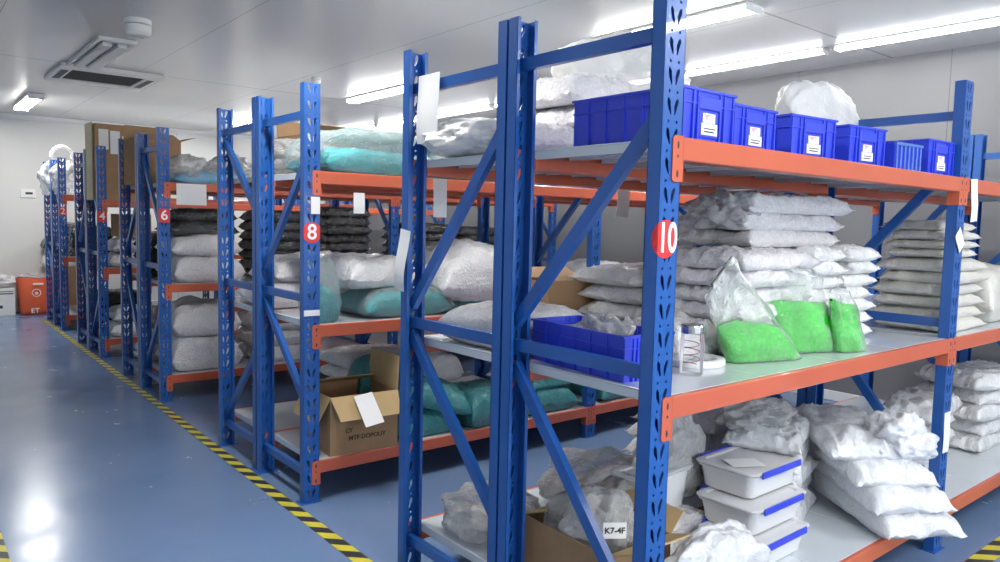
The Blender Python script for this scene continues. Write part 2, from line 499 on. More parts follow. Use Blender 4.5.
def beam_meshes():
    """front beam running +X, top at z = 0, front at y = 0"""
    mb = MB()
    mb.bbox(PW, L, -0.005, 0.035, -0.060, 0.0, 0.003)
    mb.box(PW, L, 0.035, 0.048, -0.060, -0.026)
    me = mb.mesh('beam'); me.materials.append(M['orange'])
    out = []
    for side in (0, 1):
        p = MB()
        xa, xb = (PW - 0.039, PW + 0.003) if side == 0 else (L - 0.003, L + 0.039)
        # plate with a rounded outer corner and slots
        oc = xa if side == 0 else xb; ic = xb if side == 0 else xa; sg = 1 if side == 0 else -1
        pts = [(ic, -0.115), (ic, 0.002), (oc + sg * 0.008, 0.002), (oc, -0.006), (oc, -0.109), (oc + sg * 0.008, -0.115)]
        if side == 0: pts = pts[::-1]
        T = Matrix(((1, 0, 0, 0), (0, 0, 1, 0), (0, 1, 0, 0), (0, 0, 0, 1)))
        p.prism(pts, -0.0045, -0.0008, T)
        xs = PW + 0.0005 if side == 0 else L - 0.0045
        p.box(xs, xs + 0.004, -0.005, 0.042, -0.115, 0.0)
        cx = (xa + xb) / 2
        nf = len(p.f); s_ = p
        for zz, hh in ((-0.022, 0.010), (-0.050, 0.004), (-0.095, 0.010)):
            s_.prism([(cx + 0.004 * math.cos(a), zz + hh * math.sin(a)) for a in [2 * math.pi * i / 10 for i in range(10)]], -0.0049, -0.0044, T)
        pm = p.mesh('beam_plate'); pm.materials.append(M['orange']); pm.materials.append(M['black_print'])
        for q in pm.polygons[nf:]: q.material_index = 1
        out.append(pm)
    return me, out
BEAM, PLATES = beam_meshes()
def shelf_mesh(D):
    mb = MB(); n_ = 4; w = (L - PW) / n_
    for i in range(n_):
        xa = PW + i * w + 0.0015; xb = PW + (i + 1) * w - 0.0015
        y0, y1 = 0.012, D - 0.012
        mb.bbox(xa, xb, y0, y1, -0.006, 0.0, 0.002)
        mb.box(xa, xa + 0.002, y0 + .03, y1 - .03, -0.030, -0.006); mb.box(xb - 0.002, xb, y0 + .03, y1 - .03, -0.030, -0.006)
        mb.box(xa, xa + 0.014, y0 + .03, y1 - .03, -0.031, -0.029); mb.box(xb - 0.014, xb, y0 + .03, y1 - .03, -0.031, -0.029)
        for q in (0.33, 0.66):
            mb.box(xa + w * q - .012, xa + w * q + .012, y0 + .04, y1 - .04, -0.024, -0.006)
    me = mb.mesh('shelf_board'); me.materials.append(M['shelf'])
    return me
_sh = {}
# heights where the diagonal braces meet the front and rear posts: upper front, upper rear, lower front, lower rear
DIAG = {10: (1.68, 1.06, 0.255, 0.925), 9: (1.71, 1.05, 0.36, 0.945), 8: (1.69, 1.11, 0.44, 0.935), 7: (1.36, 1.82, 0.69, 0.18), 6: (1.20, 1.82, 0.74, 0.17), 5: (1.60, 1.03, 0.22, 0.93)}
def rack(number, yf, D, levels, ab, bays, label, sign=None):
    root = tag(empty('storage_rack', (0, yf, 0)), label, 'rack', 'blue and orange storage racks')
    for i in range(bays + 1):
        x = i * L
        for rear in (0, 1):
            o = obj('post', POST, None, root, (x, 0, 0) if not rear else (x + PW, D, 0), math.pi if rear else 0)
            obj('foot_plate', FOOT, None, o)
        def br(ya, za, yb, zb):
            ln = math.hypot(yb - ya, zb - za)
            o = obj('brace', bar_mesh(ln), None, root, (x + PW / 2, ya, za))
            o.rotation_euler = (math.atan2(zb - za, yb - ya), 0, 0)
        a, b_ = 0.022, D - 0.022
        br(a, 1.862, b_, 1.862); br(a, 0.99, b_, 0.99); br(a, 0.135, b_, 0.135)
        uf, ur, lf, lr = DIAG.get(number, (1.68, 1.08, 0.33, 0.92) if ab == 'A' else (1.22, 1.80, 0.74, 0.17))
        br(a, uf, b_, ur); br(a, lf, b_, lr)
    for z in levels:
        for i in range(bays):
            for rear in (0, 1):
                if not rear: o = obj('beam', BEAM, None, root, (i * L, 0, z))
                else: o = obj('beam', BEAM, None, root, (i * L + L + PW, D, z), math.pi)
                for pm in PLATES: obj('beam_plate', pm, None, o)
            k = round(D, 3)
            if k not in _sh: _sh[k] = shelf_mesh(D)
            obj('shelf_board', _sh[k], None, root, (i * L, 0, z + 0.001))
    if sign:
        txt, kind, zc = sign
        T = Matrix(((1, 0, 0, 0), (0, 0, 1, 0), (0, 1, 0, 0), (0, 0, 0, 1)))
        if kind == 'round':
            r_ = 0.049; cx = 0.030 if len(txt) > 1 else 0.041
            full = [(cx + r_ * math.cos(2 * math.pi * i / 40), r_ * math.sin(2 * math.pi * i / 40)) for i in range(40)]
            pts = [(min(max(x, 0), PW), z) for x, z in full]
            mb = MB().prism(pts[::-1], -0.0012, -0.0002, T)
            if cx < r_:
                z0 = math.sqrt(r_ * r_ - cx * cx)
                k = 14; a0 = math.atan2(z0, -cx); a1 = 2 * math.pi - a0
                arc = [(cx + r_ * math.cos(a0 + (a1 - a0) * i / k), r_ * math.sin(a0 + (a1 - a0) * i / k)) for i in range(k + 1)]
                # part that wraps round the corner onto the side of the post
                T2 = Matrix(((0, 0, 1, 0), (-1, 0, 0, 0), (0, 1, 0, 0), (0, 0, 0, 1)))
                mb.prism([(min(x, 0), z) for x, z in arc], -0.0012, -0.0002, T2)
            sg = obj('number_sign', mb, 'sign_red', root, (0, 0, zc)); sg['label'] = 'round red sticker numbered ' + txt
            text('numeral', txt, 0.108 if len(txt) > 1 else 0.1, 'white_print', sg, (0.038 if len(txt) > 1 else 0.041, -0.0018, 0), sx=0.72 if len(txt) > 1 else 1)
        else:
            sg = obj('number_sign', MB().bbox(0.002, PW - 0.002, -0.0014, -0.0002, -0.05, 0.05, 0.0004), 'sign_red', root, (0, 0, zc)); sg['label'] = 'red square sticker numbered ' + txt
            text('numeral', txt, 0.1, 'white_print', sg, (0.041, -0.0018, 0))
    return root
LV10 = [0.190, 0.929, 1.604]; LV8 = [0.200, 0.866, 1.597]; LV6 = [0.190, 0.867, 1.610]; LV4 = [0.183, 0.860, 1.500]; LV2 = [0.178, 0.86, 1.58]
RK = {}
for num, yf, D, lv, ab, bays, label, sg in (
    (10, 0.0, 0.604, LV10, 'A', 2, 'tall blue rack with orange beams numbered 10, holding blue crates on top', ('10', 'round', 1.343)),
    (9, 0.614, 0.600, LV10, 'A', 2, 'blue rack standing back to back behind the rack numbered 10', None),
    (8, 2.075, 0.588, LV8, 'A', 2, 'blue rack with orange beams numbered 8, open carton on its lowest shelf', ('8', 'round', 1.307)),
    (7, 2.679, 0.588, LV8, 'B', 2, 'blue rack back to back behind the rack numbered 8', None),
    (6, 4.525, 0.588, LV6, 'B', 2, 'blue rack with orange beams numbered 6, white sheet on its top beam', ('6', 'square', 1.369)),
    (5, 5.129, 0.588, LV6, 'A', 2, 'blue rack back to back behind the rack numbered 6', None),
    (4, 6.575, 0.552, LV4, 'B', 2, 'blue rack numbered 4 under the big carton with taped papers', ('4', 'square', 1.345)),
    (3, 7.143, 0.552, LV4, 'A', 2, 'blue rack back to back behind the rack numbered 4', None),
    (2, 8.650, 0.527, LV2, 'B', 2, 'blue rack numbered 2 standing near the back wall', ('2', 'square', 1.385)),
    (1, 9.193, 0.527, LV2, 'A', 2, 'last blue rack, between the rack numbered 2 and the back wall', None)):
    RK[num] = rack(num, yf, D, lv, ab, bays, label, sg)

# ------------------------------------------------------------------ bags
def nz(x, y, z): return noise.noise(Vector((x, y, z)))
def bag_mesh(name, w, d, h, seed, nx=38, ny=28, wr=0.006, pinch=0.08, seal=0.035, lump=0.15, limp=0.0, flat=0.30, pu=4.2, pv=3.6):
    """pillow of granules in film: w along x (sealed ends), d along y, resting on z = 0"""
    mb = MB(); top = []; bot = []
    sd = seed * 7.31
    for j in range(ny + 1):
        for i in range(nx + 1):
            u = 2 * i / nx - 1; v = 2 * j / ny - 1
            u = math.copysign(abs(u) ** 0.85, u); v = math.copysign(abs(v) ** 0.85, v)
            x = u * w / 2 * (1 - pinch * (1 - v * v) * abs(u) ** 4)
            y = v * d / 2 * (1 - pinch * 0.8 * (1 - u * u) * abs(v) ** 4)
            x += 0.012 * w * nz(v * 3 + sd, 1.7, u); y += 0.012 * d * nz(u * 3 + sd, 9.2, v)
            ue = min(1, abs(u) / (1 - seal)); ve = abs(v)
            pr = max(0, 1 - ue ** pu) ** 0.45 * max(0, 1 - ve ** pv) ** 0.40
            pr *= 1 + lump * nz(u * 1.7 + sd, v * 1.7, 3.3)
            mid = h * flat * (1 + 0.5 * nz(u * 2 + sd, v * 2 + 4, 0.5)) * (1 if limp == 0 else max(0, 1 - limp * max(ue ** 4, ve ** 4)))
            e = (abs(u) ** 2) * 1.1 + 0.3
            wz = wr * (e * nz(u * 2.5 + sd, v * 11, 5.1) + 0.7 * nz(u * 6, v * 6 + sd, 8.8) + 0.35 * nz(u * 14 + sd, v * 14, 2.2)
                       + 1.1 * (0.30 - abs(nz(u * 3.1 + sd, v * 5.3, 7.7))) + 0.6 * (0.25 - abs(nz(u * 7 + sd, v * 9.5, 4.4))))
            if pr > 0.02:
                zt = mid + (h - mid) * pr + wz * 1.2
                zb = max(0.0005, mid * (1 - min(1, pr * 1.35) ** .8) + 0.3 * wz)
            else:
                zt = mid + 0.0012 + wz * 0.8; zb = mid - 0.0012 + wz * 0.8
            if zt < zb + 0.0015: zt = zb + 0.0015
            top.append((x, y, zt)); bot.append((x, y, zb))
    W = nx + 1; N = W * (ny + 1); fs = []
    for j in range(ny):
        for i in range(nx):
            a = j * W + i
            fs.append((a, a + 1, a + W + 1, a + W)); fs.append((N + a, N + a + W, N + a + W + 1, N + a + 1))
    for i in range(nx):
        fs.append((i + 1, i, N + i, N + i + 1)); q = ny * W + i; fs.append((q, q + 1, N + q + 1, N + q))
    for j in range(ny):
        a = j * W; fs.append((a, a + W, N + a + W, N + a)); q = a + nx; fs.append((q + W, q, N + q, N + q + W))
    mb.add(top + bot, fs)
    return mb.mesh(name, True)

def with_mat(me, mat):
    me.materials.append(M[mat]); return me
_cache = {}
def bagvar(kind, w, d, h, mat, seed, **kw):
    k = (round(w, 3), round(d, 3), round(h, 3), mat, seed, tuple(sorted(kw.items())))
    if k not in _cache: _cache[k] = with_mat(bag_mesh('bag', w, d, h, seed, **kw), mat)
    return _cache[k]
random.seed(5)
def bag(label, x, y, z, w, d, h, mat, seed, rz=0.0, rx=0.0, ry=0.0, group=None, name='plastic_bag', **kw):
    o = obj(name, bagvar('b', w, d, h, mat, seed, **kw), None, None, (x, y, z), rz)
    o.rotation_euler = (rx, ry, rz)
    return tag(o, label, 'bag', group)
ORD = ['bottom', 'second up', 'third up', 'fourth up', 'fifth up', 'sixth up', 'seventh up', 'eighth up']
def stack(n_, what, where, x, y, z, w, d, th, mat, group, rz=0.0, jit=0.015, first=0, overlap=0.87, **kw):
    zz = z
    for i in range(n_):
        s = first + i % 3
        o = ('topmost' if i == n_ - 1 else ORD[i])
        bag(f'{what}, {o} {where}', x + random.uniform(-jit, jit), y + random.uniform(-jit, jit), zz, w, d, th, mat, s,
            rz + random.uniform(-.05, .05) + (math.pi if i % 2 else 0), group=group, **kw)
        zz += th * overlap
    return zz

def crumple_mesh(name, rx, ry, rz_, seed, sub=5, amp=0.35, freq=2.2, floor=True):
    """loose heap of crumpled film"""
    import bmesh
    bm = bmesh.new()
    bmesh.ops.create_icosphere(bm, subdivisions=sub, radius=1.0)
    for v in bm.verts:
        p = v.co.copy()
        q = p * freq + Vector((seed * 3.1, seed * 1.7, 0))
        w = Vector((noise.noise(q * 1.6), noise.noise(q * 1.6 + Vector((9, 0, 0))), noise.noise(q * 1.6 + Vector((0, 9, 0))))) * 0.35
        f1 = noise.voronoi(q * 0.95 + w)[0]; f2 = noise.voronoi(q * 2.3 + w * 1.5)[0]; f3 = noise.voronoi(q * 5.2 + w * 2)[0]
        f = 1 + amp * (0.9 * noise.noise(q * 0.8) + 0.75 * (f1[0] - 0.45) + 0.42 * (f2[0] - 0.4) + 0.16 * (f3[0] - 0.4))
        c = Vector((p.x * rx * f, p.y * ry * f, p.z * rz_ * f + rz_ * 0.9))
        if floor and c.z < 0.002: c.z = 0.002 + 0.02 * abs(noise.noise(q * 3)) * rz_
        v.co = c
    me = bpy.data.meshes.new(name); bm.to_mesh(me); bm.free()
    me.polygons.foreach_set('use_smooth', [True] * len(me.polygons))
    return me
def crumple(name, label, loc, r3, seed, mat, cat='bag', rz=0.0, group=None, **kw):
    o = obj(name, with_mat(crumple_mesh(name, *r3, seed, **kw), mat), None, None, loc, rz)
    return tag(o, label, cat, group)

def sack_mesh(name, rx, ry, h, seed, neck=0.25, flare=0.5, seg=40, rings=30, pleat=0.07):
    """gathered bag standing up: full body, pinched neck, flaring tuft"""
    mb = MB(); vs = []; fs = []
    for j in range(rings + 1):
        t_ = j / rings
        if t_ < 0.12: r_ = 0.75 + 0.25 * (t_ / 0.12) ** 0.5
        elif t_ < 0.70: r_ = 1 - (1 - neck) * ((t_ - 0.12) / 0.58) ** 2.2
        elif t_ < 0.76: r_ = neck
        else: r_ = neck + (flare - neck) * ((t_ - 0.76) / 0.24) ** 0.8
        for i in range(seg):
            a = 2 * math.pi * i / seg
            k = 1 + pleat * (0.3 + 1.6 * t_) * math.sin(9 * a + seed + 2 * nz(t_ * 2, seed, a * .3)) + 0.16 * nz(2 * math.cos(a) + seed, 2 * math.sin(a), t_ * 3)
            vs.append((r_ * rx * k * math.cos(a), r_ * ry * k * math.sin(a), h * t_ + 0.03 * h * nz(3 * math.cos(a), 3 * math.sin(a) + seed, t_ * 4) * t_))
    for j in range(rings):
        for i in range(seg):
            i2 = (i + 1) % seg
            fs.append((j * seg + i, j * seg + i2, (j + 1) * seg + i2, (j + 1) * seg + i))
    fs.append(tuple(range(seg))[::-1])
    return MB().add(vs, fs).mesh(name, True)

# ------------------------------------------------------------------ crates, cartons, boxes
def crate(label, x, y, z, w, d, h, rz, lab=True, mat='crate', pivot='fl'):
    """ribbed stacking crate: short end faces -y, width w along x, d along y; (x, y) is the near corner at small x"""
    root = tag(empty('storage_crate', (x, y, z), rz), label, 'crate', 'blue plastic crates')
    t_ = 0.003; tp = 0.012
    mb = MB()
    def ring(z0, z1, o0, o1, i0, i1):
        # four walls, tapering
        pts = lambda o, zz: [(o, o, zz), (w - o, o, zz), (w - o, d - o, zz), (o, d - o, zz)]
        vs = pts(o0, z0) + pts(o1, z1) + pts(i0, z0) + pts(i1, z1)
        fs = []
        for a in range(4):
            b_ = (a + 1) % 4
            fs += [(a, b_, 4 + b_, 4 + a), (8 + b_, 8 + a, 12 + a, 12 + b_), (4 + a, 4 + b_, 12 + b_, 12 + a), (b_, a, 8 + a, 8 + b_)]
        mb.add(vs, fs)
    ring(0, h, tp, 0.005, tp + t_, 0.005 + t_)
    ring(h - 0.007, h, 0.0, 0.0, 0.006, 0.006)
    ring(h * 0.70, h * 0.70 + 0.004, 0.003, 0.003, 0.009, 0.009)
    mb.box(tp, w - tp, tp, d - tp, 0, 0.004)
    # ribs
    nl = 6
    for i in range(1, nl):
        yy = d * i / nl
        for xx in (0.0, w):
            a, b_ = (xx, xx + tp) if xx == 0 else (xx - tp, xx)
            mb.box(a + (0.002 if xx == 0 else 0), b_ - (0 if xx == 0 else 0.002), yy - 0.002, yy + 0.002, 0.003, h - 0.003)
    for xx in (0.05 * w, 0.22 * w, 0.30 * w, 0.70 * w, 0.78 * w, 0.95 * w):
        for y0, y1 in ((0.002, tp), (d - tp, d - 0.002)):
            mb.box(xx - 0.003, xx + 0.003, y0, y1, 0.003, h - 0.003)
    obj('body', mb, mat, root)
    # end handle grips and label plates
    for y0, sg in ((0.0, -1), (d, 1)):
        hb = MB().bbox(0.30 * w, 0.70 * w, min(y0, y0 - sg * 0.014), max(y0, y0 - sg * 0.014), h * 0.62, h * 0.86, 0.002)
        hb.bbox(0.33 * w, 0.67 * w, min(y0 - sg * 0.004, y0 - sg * 0.014), max(y0 - sg * 0.004, y0 - sg * 0.014), h * 0.10, h * 0.60, 0.001)
        obj('handle', hb, mat, root)
    if lab:
        lb = obj('label_card', MB().bbox(0.355 * w, 0.645 * w, 0.0008, 0.0036, h * 0.14, h * 0.36, 0.0003), 'paper', root)
        lb['label'] = 'white card on the crate end'
        obj('print', MB().box(0.40 * w, 0.58 * w, 0.0001, 0.0012, h * 0.19, h * 0.215).box(0.40 * w, 0.60 * w, 0.0001, 0.0012, h * 0.25, h * 0.27), 'black_print', lb)
        obj('label_card', MB().bbox(0.38 * w, 0.60 * w, 0.0008, 0.0036, h * 0.37, h * 0.55, 0.0003), 'white_print', root)['label'] = 'pale sticker with a pink mark'
        obj('label_mark', MB().prism([(0.40 * w, h * .53), (0.44 * w, h * .42), (0.47 * w, h * .48), (0.56 * w, h * .53)][::-1], 0.0001, 0.0012,
            Matrix(((1, 0, 0, 0), (0, 0, 1, 0), (0, 1, 0, 0), (0, 0, 0, 1)))), 'label_pink', root)
    return root

def carton(label, x, y, z, w, d, h, rz, flaps, mat='card', group=None, flap_mat=None, closed=False):
    """open carton; flaps: dict side -> (length, angle from upright outward in degrees)"""
    root = tag(empty('cardboard_carton', (x, y, z), rz), label, 'carton', group)
    t_ = 0.005
    mb = MB().box(0, w, 0, t_, 0, h).box(0, w, d - t_, d, 0, h).box(0, t_, t_, d - t_, 0, h).box(w - t_, w, t_, d - t_, 0, h).box(t_, w - t_, t_, d - t_, 0, t_)
    if closed: mb.box(0, w, 0, d, h - t_, h)
    obj('body', mb, mat, root)
    for side, (ln, ang) in flaps.items():
        ln_w = w if side in 'fb' else d
        fb = MB().prism([(0.0, 0), (ln_w, 0), (ln_w - 0.02, ln), (0.02, ln)], -t_ / 2, t_ / 2)
        me = fb.mesh('flap')
        a = R(ang)
        if side == 'f': T = Matrix.Translation((0, t_ / 2, h)) @ Matrix.Rotation(R(90) + a, 4, 'X')
        elif side == 'b': T = Matrix.Translation((0, d - t_ / 2, h)) @ Matrix.Rotation(R(90) - a, 4, 'X')
        elif side == 'l': T = Matrix.Translation((t_ / 2, d, h)) @ Matrix.Rotation(R(-90), 4, 'Z') @ Matrix.Rotation(R(90) + a, 4, 'X')
        else: T = Matrix.Translation((w - t_ / 2, 0, h)) @ Matrix.Rotation(R(90), 4, 'Z') @ Matrix.Rotation(R(90) + a, 4, 'X')
        me.transform(T)
        obj('flap', me, flap_mat or mat, root)
    return root

def clear_box(label, x, y, z, w, d, h, rz=0, clips=True):
    root = tag(empty('clear_storage_box', (x, y, z), rz), label, 'storage box', 'clear lidded boxes')
    mb = MB(); t_ = 0.003
    def loop(o, zz, rad=0.03, k=5):
        pts = []
        for cx, cy, a0 in ((w - o - rad, o + rad, -90), (w - o - rad, d - o - rad, 0), (o + rad, d - o - rad, 90), (o + rad, o + rad, 180)):
            for i in range(k + 1):
                a = R(a0 + 90 * i / k); pts.append((cx + rad * math.cos(a), cy + rad * math.sin(a), zz))
        return pts
    def shell(levels, cap0, cap1):
        vs = []; fs = []
        for o, zz in levels: vs += loop(o, zz)
        k = len(vs) // len(levels)
        for j in range(len(levels) - 1):
            for i in range(k): fs.append((j * k + i, j * k + (i + 1) % k, (j + 1) * k + (i + 1) % k, (j + 1) * k + i))
        if cap0: fs.append(tuple(range(k))[::-1])
        if cap1: fs.append(tuple((len(levels) - 1) * k + i for i in range(k)))
        return vs, fs
    mb.add(*shell([(0.030, 0), (0.026, 0.004), (0.014, h - 0.018), (0.006, h - 0.018), (0.006, h - 0.012), (0.016, h - 0.012), (0.028, 0.006), (0.034, 0.004)], True, True))
    obj('tub', mb, 'box_clear', root)
    lid = MB().add(*shell([(0.008, h - 0.010), (0.0, h - 0.006), (0.0, h - 0.001), (0.006, h + 0.002), (0.024, h + 0.002), (0.030, h - 0.003)], True, True))
    obj('lid', lid, 'box_lid', root)
    for y0, s in ((0.0, -1), (d, 1)) if clips else ():
        c = MB().bbox(0.05, w - 0.05, min(y0, y0 + s * 0.008), max(y0, y0 + s * 0.008), h - 0.022, h + 0.004, 0.003)
        obj('clip', c, 'clip_blue', root)
    return root

# ============================================================ rack 10, top shelf
T10, M10, B10 = 1.6055, 0.9305, 0.1915
for a in ((0.124, 0.036, 0.250, 0.410, 0.142, 0.0, 'blue crate at the end of the top shelf beside the post numbered 10'),
          (0.425, 0.080, 0.240, 0.405, 0.134, 0.0, 'second blue crate from the post numbered 10 on the top shelf'),
          (0.752, 0.085, 0.255, 0.405, 0.140, R(-6), 'third blue crate from the post numbered 10, turned slightly, milky bag behind it'),
          (1.110, 0.070, 0.250, 0.405, 0.140, R(-5), 'fourth blue crate from the post numbered 10 on the top shelf'),
          (1.690, 0.034, 0.245, 0.405, 0.139, R(-3), 'last labelled blue crate in the row, standing against the far post')):
    crate(a[6], a[0], a[1], T10, a[2], a[3], a[4], a[5])
# low bin with slatted end between the crates
lb = tag(empty('parts_bin', (1.43, 0.05, T10), R(-4)), 'low blue bin with slatted end between the last two crates', 'bin')
mb = MB().box(0, .2, 0, .004, 0, .1).box(0, .2, .286, .29, 0, .1).box(0, .004, .004, .286, 0, .1).box(.196, .2, .004, .286, 0, .1).box(.004, .196, .004, .286, 0, .004)
obj('body', mb, 'crate', lb)
g = MB()
for i in range(7): g.bbox(.006 + i * .0298, .015 + i * .0298, -.006, 0, 0, .1, .001)
g.bbox(-.002, .202, -.008, .004, .094, .104, .001)
obj('slatted_end', g, 'bin_pale', lb)

def loose(label, x, y, z, w, d, h, mat, seed, **kw): return bag(label, x, y, z, w, d, h, mat, seed, **kw)
crumple('plastic_bag', 'milky white bag standing up behind the third and fourth blue crates', (1.76, 0.53, T10 + .02), (0.33, 0.10, 0.21), 3, 'film_milky', amp=0.28, freq=1.5)
crumple('plastic_bag', 'thin clear bag rising behind the crate beside the post numbered 10', (0.92, 0.54, T10), (0.20, 0.07, 0.15), 5, 'film_milky', amp=0.3)
# rack 9, top shelf
bag('crinkled grey bag of granules, lower of two at the open end of the top shelf', 0.34, 0.92, T10, 0.46, 0.46, 0.13, 'fill_grey', 1, lump=.3, wr=.012)
bag('crinkled grey bag of granules lying on the grey bag behind the first crate', 0.66, 0.93, T10 + .12, 0.50, 0.44, 0.12, 'fill_grey', 2, ry=-.1, lump=.3, wr=.012)
bag('crinkled grey bag topping the two behind the first crate', 0.60, 0.93, T10 + .225, 0.40, 0.40, 0.11, 'fill_grey', 4, ry=-.12, lump=.3, wr=.012)
bag('large white granule bag lying behind the grey bags on the top shelf', 1.16, 0.92, T10, 0.50, 0.46, 0.13, 'fill_white', 3, lump=.3)
crumple('plastic_bag', 'tall puffed milky bag, highest thing above the first blue crate', (0.90, 0.93, T10 + .12), (0.30, 0.21, 0.21), 71, 'film_milky', amp=.35, freq=1.4)
crumple('plastic_bag', 'pale crinkled bag at the open end of the rear top shelf under the hanging sheet', (0.18, 0.98, T10), (0.18, 0.20, 0.075), 8, 'film_milky', amp=0.3)

# ============================================================ rack 10, middle shelf
crate('open blue crate full of crumpled film on the middle shelf', 0.082, 0.170, M10, 0.205, 0.435, 0.135, R(-5), lab=False)
crumple('plastic_wrap', 'crumpled clear film sticking out of the open blue crate', (0.205, 0.37, M10 + .006), (0.07, 0.13, 0.080), 4, 'film_dull', cat='wrap', amp=.45, rz=-.2)
# glass bottle with a spring inside
bt = tag(empty('glass_bottle', (0.370, 0.150, M10)), 'clear glass bottle with a red wire spring inside, beside the post numbered 10', 'bottle')
obj('glass_body', MB().lathe([(0.031, 0.0), (0.035, 0.003), (0.035, 0.10), (0.0335, 0.118), (0.032, 0.128)], 28), 'glass', bt, smooth=True)
obj('screw_cap', MB().lathe([(0.034, 0.126), (0.035, 0.129), (0.035, 0.148), (0.033, 0.152), (0.010, 0.153)], 24), 'steel', bt)
obj('wire_spring', MB().tube([((0.026 - .006 * (i / 70)) * math.cos(i * .30), (0.026 - .006 * (i / 70)) * math.sin(i * .30), 0.028 + 0.075 * i / 70) for i in range(71)], 0.0016, 5), 'spring_red', bt, smooth=True)
obj('carry_strap', MB().tube([(0.030, 0, 0.142), (0.038, 0, 0.14), (0.042, 0.0, 0.125), (0.045, 0.0, 0.10), (0.050, 0, 0.085), (0.046, 0, 0.078)], 0.0045, 8), 'red_tube', bt, smooth=True)
tag(obj('tape_roll', MB().lathe([(0.075, 0.0), (0.10, 0.0), (0.102, 0.003), (0.102, 0.017), (0.10, 0.02), (0.075, 0.02)], 36, cap=False).lathe([(0.075, 0.02), (0.073, 0.01), (0.075, 0.0)], 36, cap=False), 'white_plastic', None, (0.53, 0.26, M10), smooth=True),
    'flat white ring lying on the shelf behind the glass bottle', 'roll')

# green granule bags
def pouch(label, loc, rz, w, dp, hp, P0, P1, seed, slope=0.0):
    """zip bag standing on its fill: a broad base drawn up into a flat zip edge that runs from P0 to P1 (x, z)"""
    root = tag(empty('granule_bag', loc, rz), label, 'bag', 'zip bags of green granules')
    def surf(t1, grow, crown, n1=36, n2=22, fx=0.004):
        vs = []; fs = []
        for j in range(n2 + 1):
            t_ = t1 * j / n2
            xl = -w / 2 + (P0[0] + w / 2) * t_; zl = P0[1] * t_; xr = w / 2 + (P1[0] - w / 2) * t_; zr = P1[1] * t_
            th = dp * max(0.03, (1 - t_) ** 1.15 * (0.62 + 1.5 * min(t_, .25)))
            if crown: th *= (1 - max(0, (j / n2 - .75) / .25) ** 2 * .8)
            for i in range(n1):
                a = 2 * math.pi * i / n1
                ca, sa = math.cos(a), math.sin(a)
                k = (1 + math.copysign(abs(ca) ** .75, ca)) / 2
                x = xl + (xr - xl) * k; z = zl + (zr - zl) * k
                if crown: z = min(z, hp * (1 + slope * (k - .5)) + .012 * nz(k * 4, sa * 2, seed))
                y = (th / 2 + grow) * math.copysign(abs(sa) ** .8, sa)
                q = 1 if not crown else .5
                y += fx * q * (2.0 * nz(k * 5 + seed, z * 16, sa) + nz(k * 12, z * 30 + seed, sa)) * (0.4 + 1.4 * t_)
                x += fx * .8 * nz(z * 18, seed, ca) + (grow if ca > .3 else -grow if ca < -.3 else 0)
                vs.append((x, y, max(z, 0.001)))
        for j in range(n2):
            for i in range(n1):
                i2 = (i + 1) % n1
                fs.append((j * n1 + i, j * n1 + i2, (j + 1) * n1 + i2, (j + 1) * n1 + i))
        fs.append(tuple(range(n1))[::-1]); fs.append(tuple(n2 * n1 + i for i in range(n1)))
        return MB().add(vs, fs)
    tz = min(0.95, hp / (0.5 * (P0[1] + P1[1])) * 1.12)
    obj('granules', surf(tz, 0.0, True), 'fill_green', root, smooth=True)['label'] = 'bright green granules filling the bag'
    obj('film', surf(1.0, 0.004, False, fx=.007), 'film', root, smooth=True)['label'] = 'clear film above the fill'
    a = Vector((P0[0], 0, P0[1])); b_ = Vector((P1[0], 0, P1[1])); d_ = b_ - a
    e = 0.05
    obj('zip_strip', MB().tube([a + d_ * .0 - d_.normalized() * .003 + Vector((0, 0, -.012)), a + d_ * .5 + Vector((0, .004, -.014)), b_ + Vector((0, 0, -.012))], 0.0028, 6), 'film_milky', root, smooth=True)
    return root
pouch('zip bag of green granules with an empty peaked top, standing nearest the glass bottle', (0.79, 0.16, M10), R(-16), 0.32, 0.12, 0.135, (-0.25, 0.225), (-0.165, 0.355), 1.0, slope=-.35)
pouch('second zip bag of green granules, its tall empty film leaning behind the peaked one', (1.095, 0.165, M10), R(-20), 0.26, 0.11, 0.185, (-0.27, 0.355), (0.03, 0.28), 2.0, slope=-.1)
pouch('smallest zip bag of green granules, last of the three along the shelf edge', (1.235, 0.085, M10), R(-14), 0.15, 0.09, 0.180, (-0.12, 0.235), (-0.02, 0.225), 3.0, slope=-.15)

# stacks on the middle shelf
G1 = 'clear granule bags on the middle shelf of rack 10'
stack(6, 'grey clear bag of granules', 'in the tall stack behind the green bags', 0.93, 0.38, M10, 0.50, 0.38, 0.069, 'fill_grey', G1, first=11, lump=.2, wr=.011, pu=8, pv=7)
stack(3, 'grey clear bag of granules', 'of the upper pile behind the green bags', 1.20, 0.43, M10 + .375, 0.70, 0.32, 0.072, 'fill_grey', G1, first=14, lump=.25, wr=.012, pu=8, pv=7)
crumple('plastic_bag', 'knotted clear film tuft on top of the tall stack behind the green bags', (0.90, 0.40, M10 + .435), (0.11, 0.10, 0.07), 2, 'film_dull', amp=.6)
bag('crinkled grey bag leaning low behind the glass bottle and white ring', 0.60, 0.42, M10, 0.26, 0.30, 0.14, 'fill_grey', 16, lump=.4, wr=.014)
stack(7, 'white clear bag of granules', 'in the stack next to the green bags', 1.345, 0.36, M10, 0.27, 0.25, 0.061, 'fill_white', G1, rz=R(90), first=21, wr=.008, pinch=.10)
stack(7, 'white clear bag of granules', 'in the second stack along from the green bags', 1.615, 0.35, M10, 0.27, 0.25, 0.061, 'fill_white', G1, rz=R(90), first=24, wr=.008, pinch=.10)
stack(6, 'cream clear bag of granules', 'in the thick-bagged stack beyond the inner frame', 2.28, 0.215, M10, 0.48, 0.33, 0.062, 'fill_cream', G1, rz=R(0), first=31, wr=.005, pinch=.10)
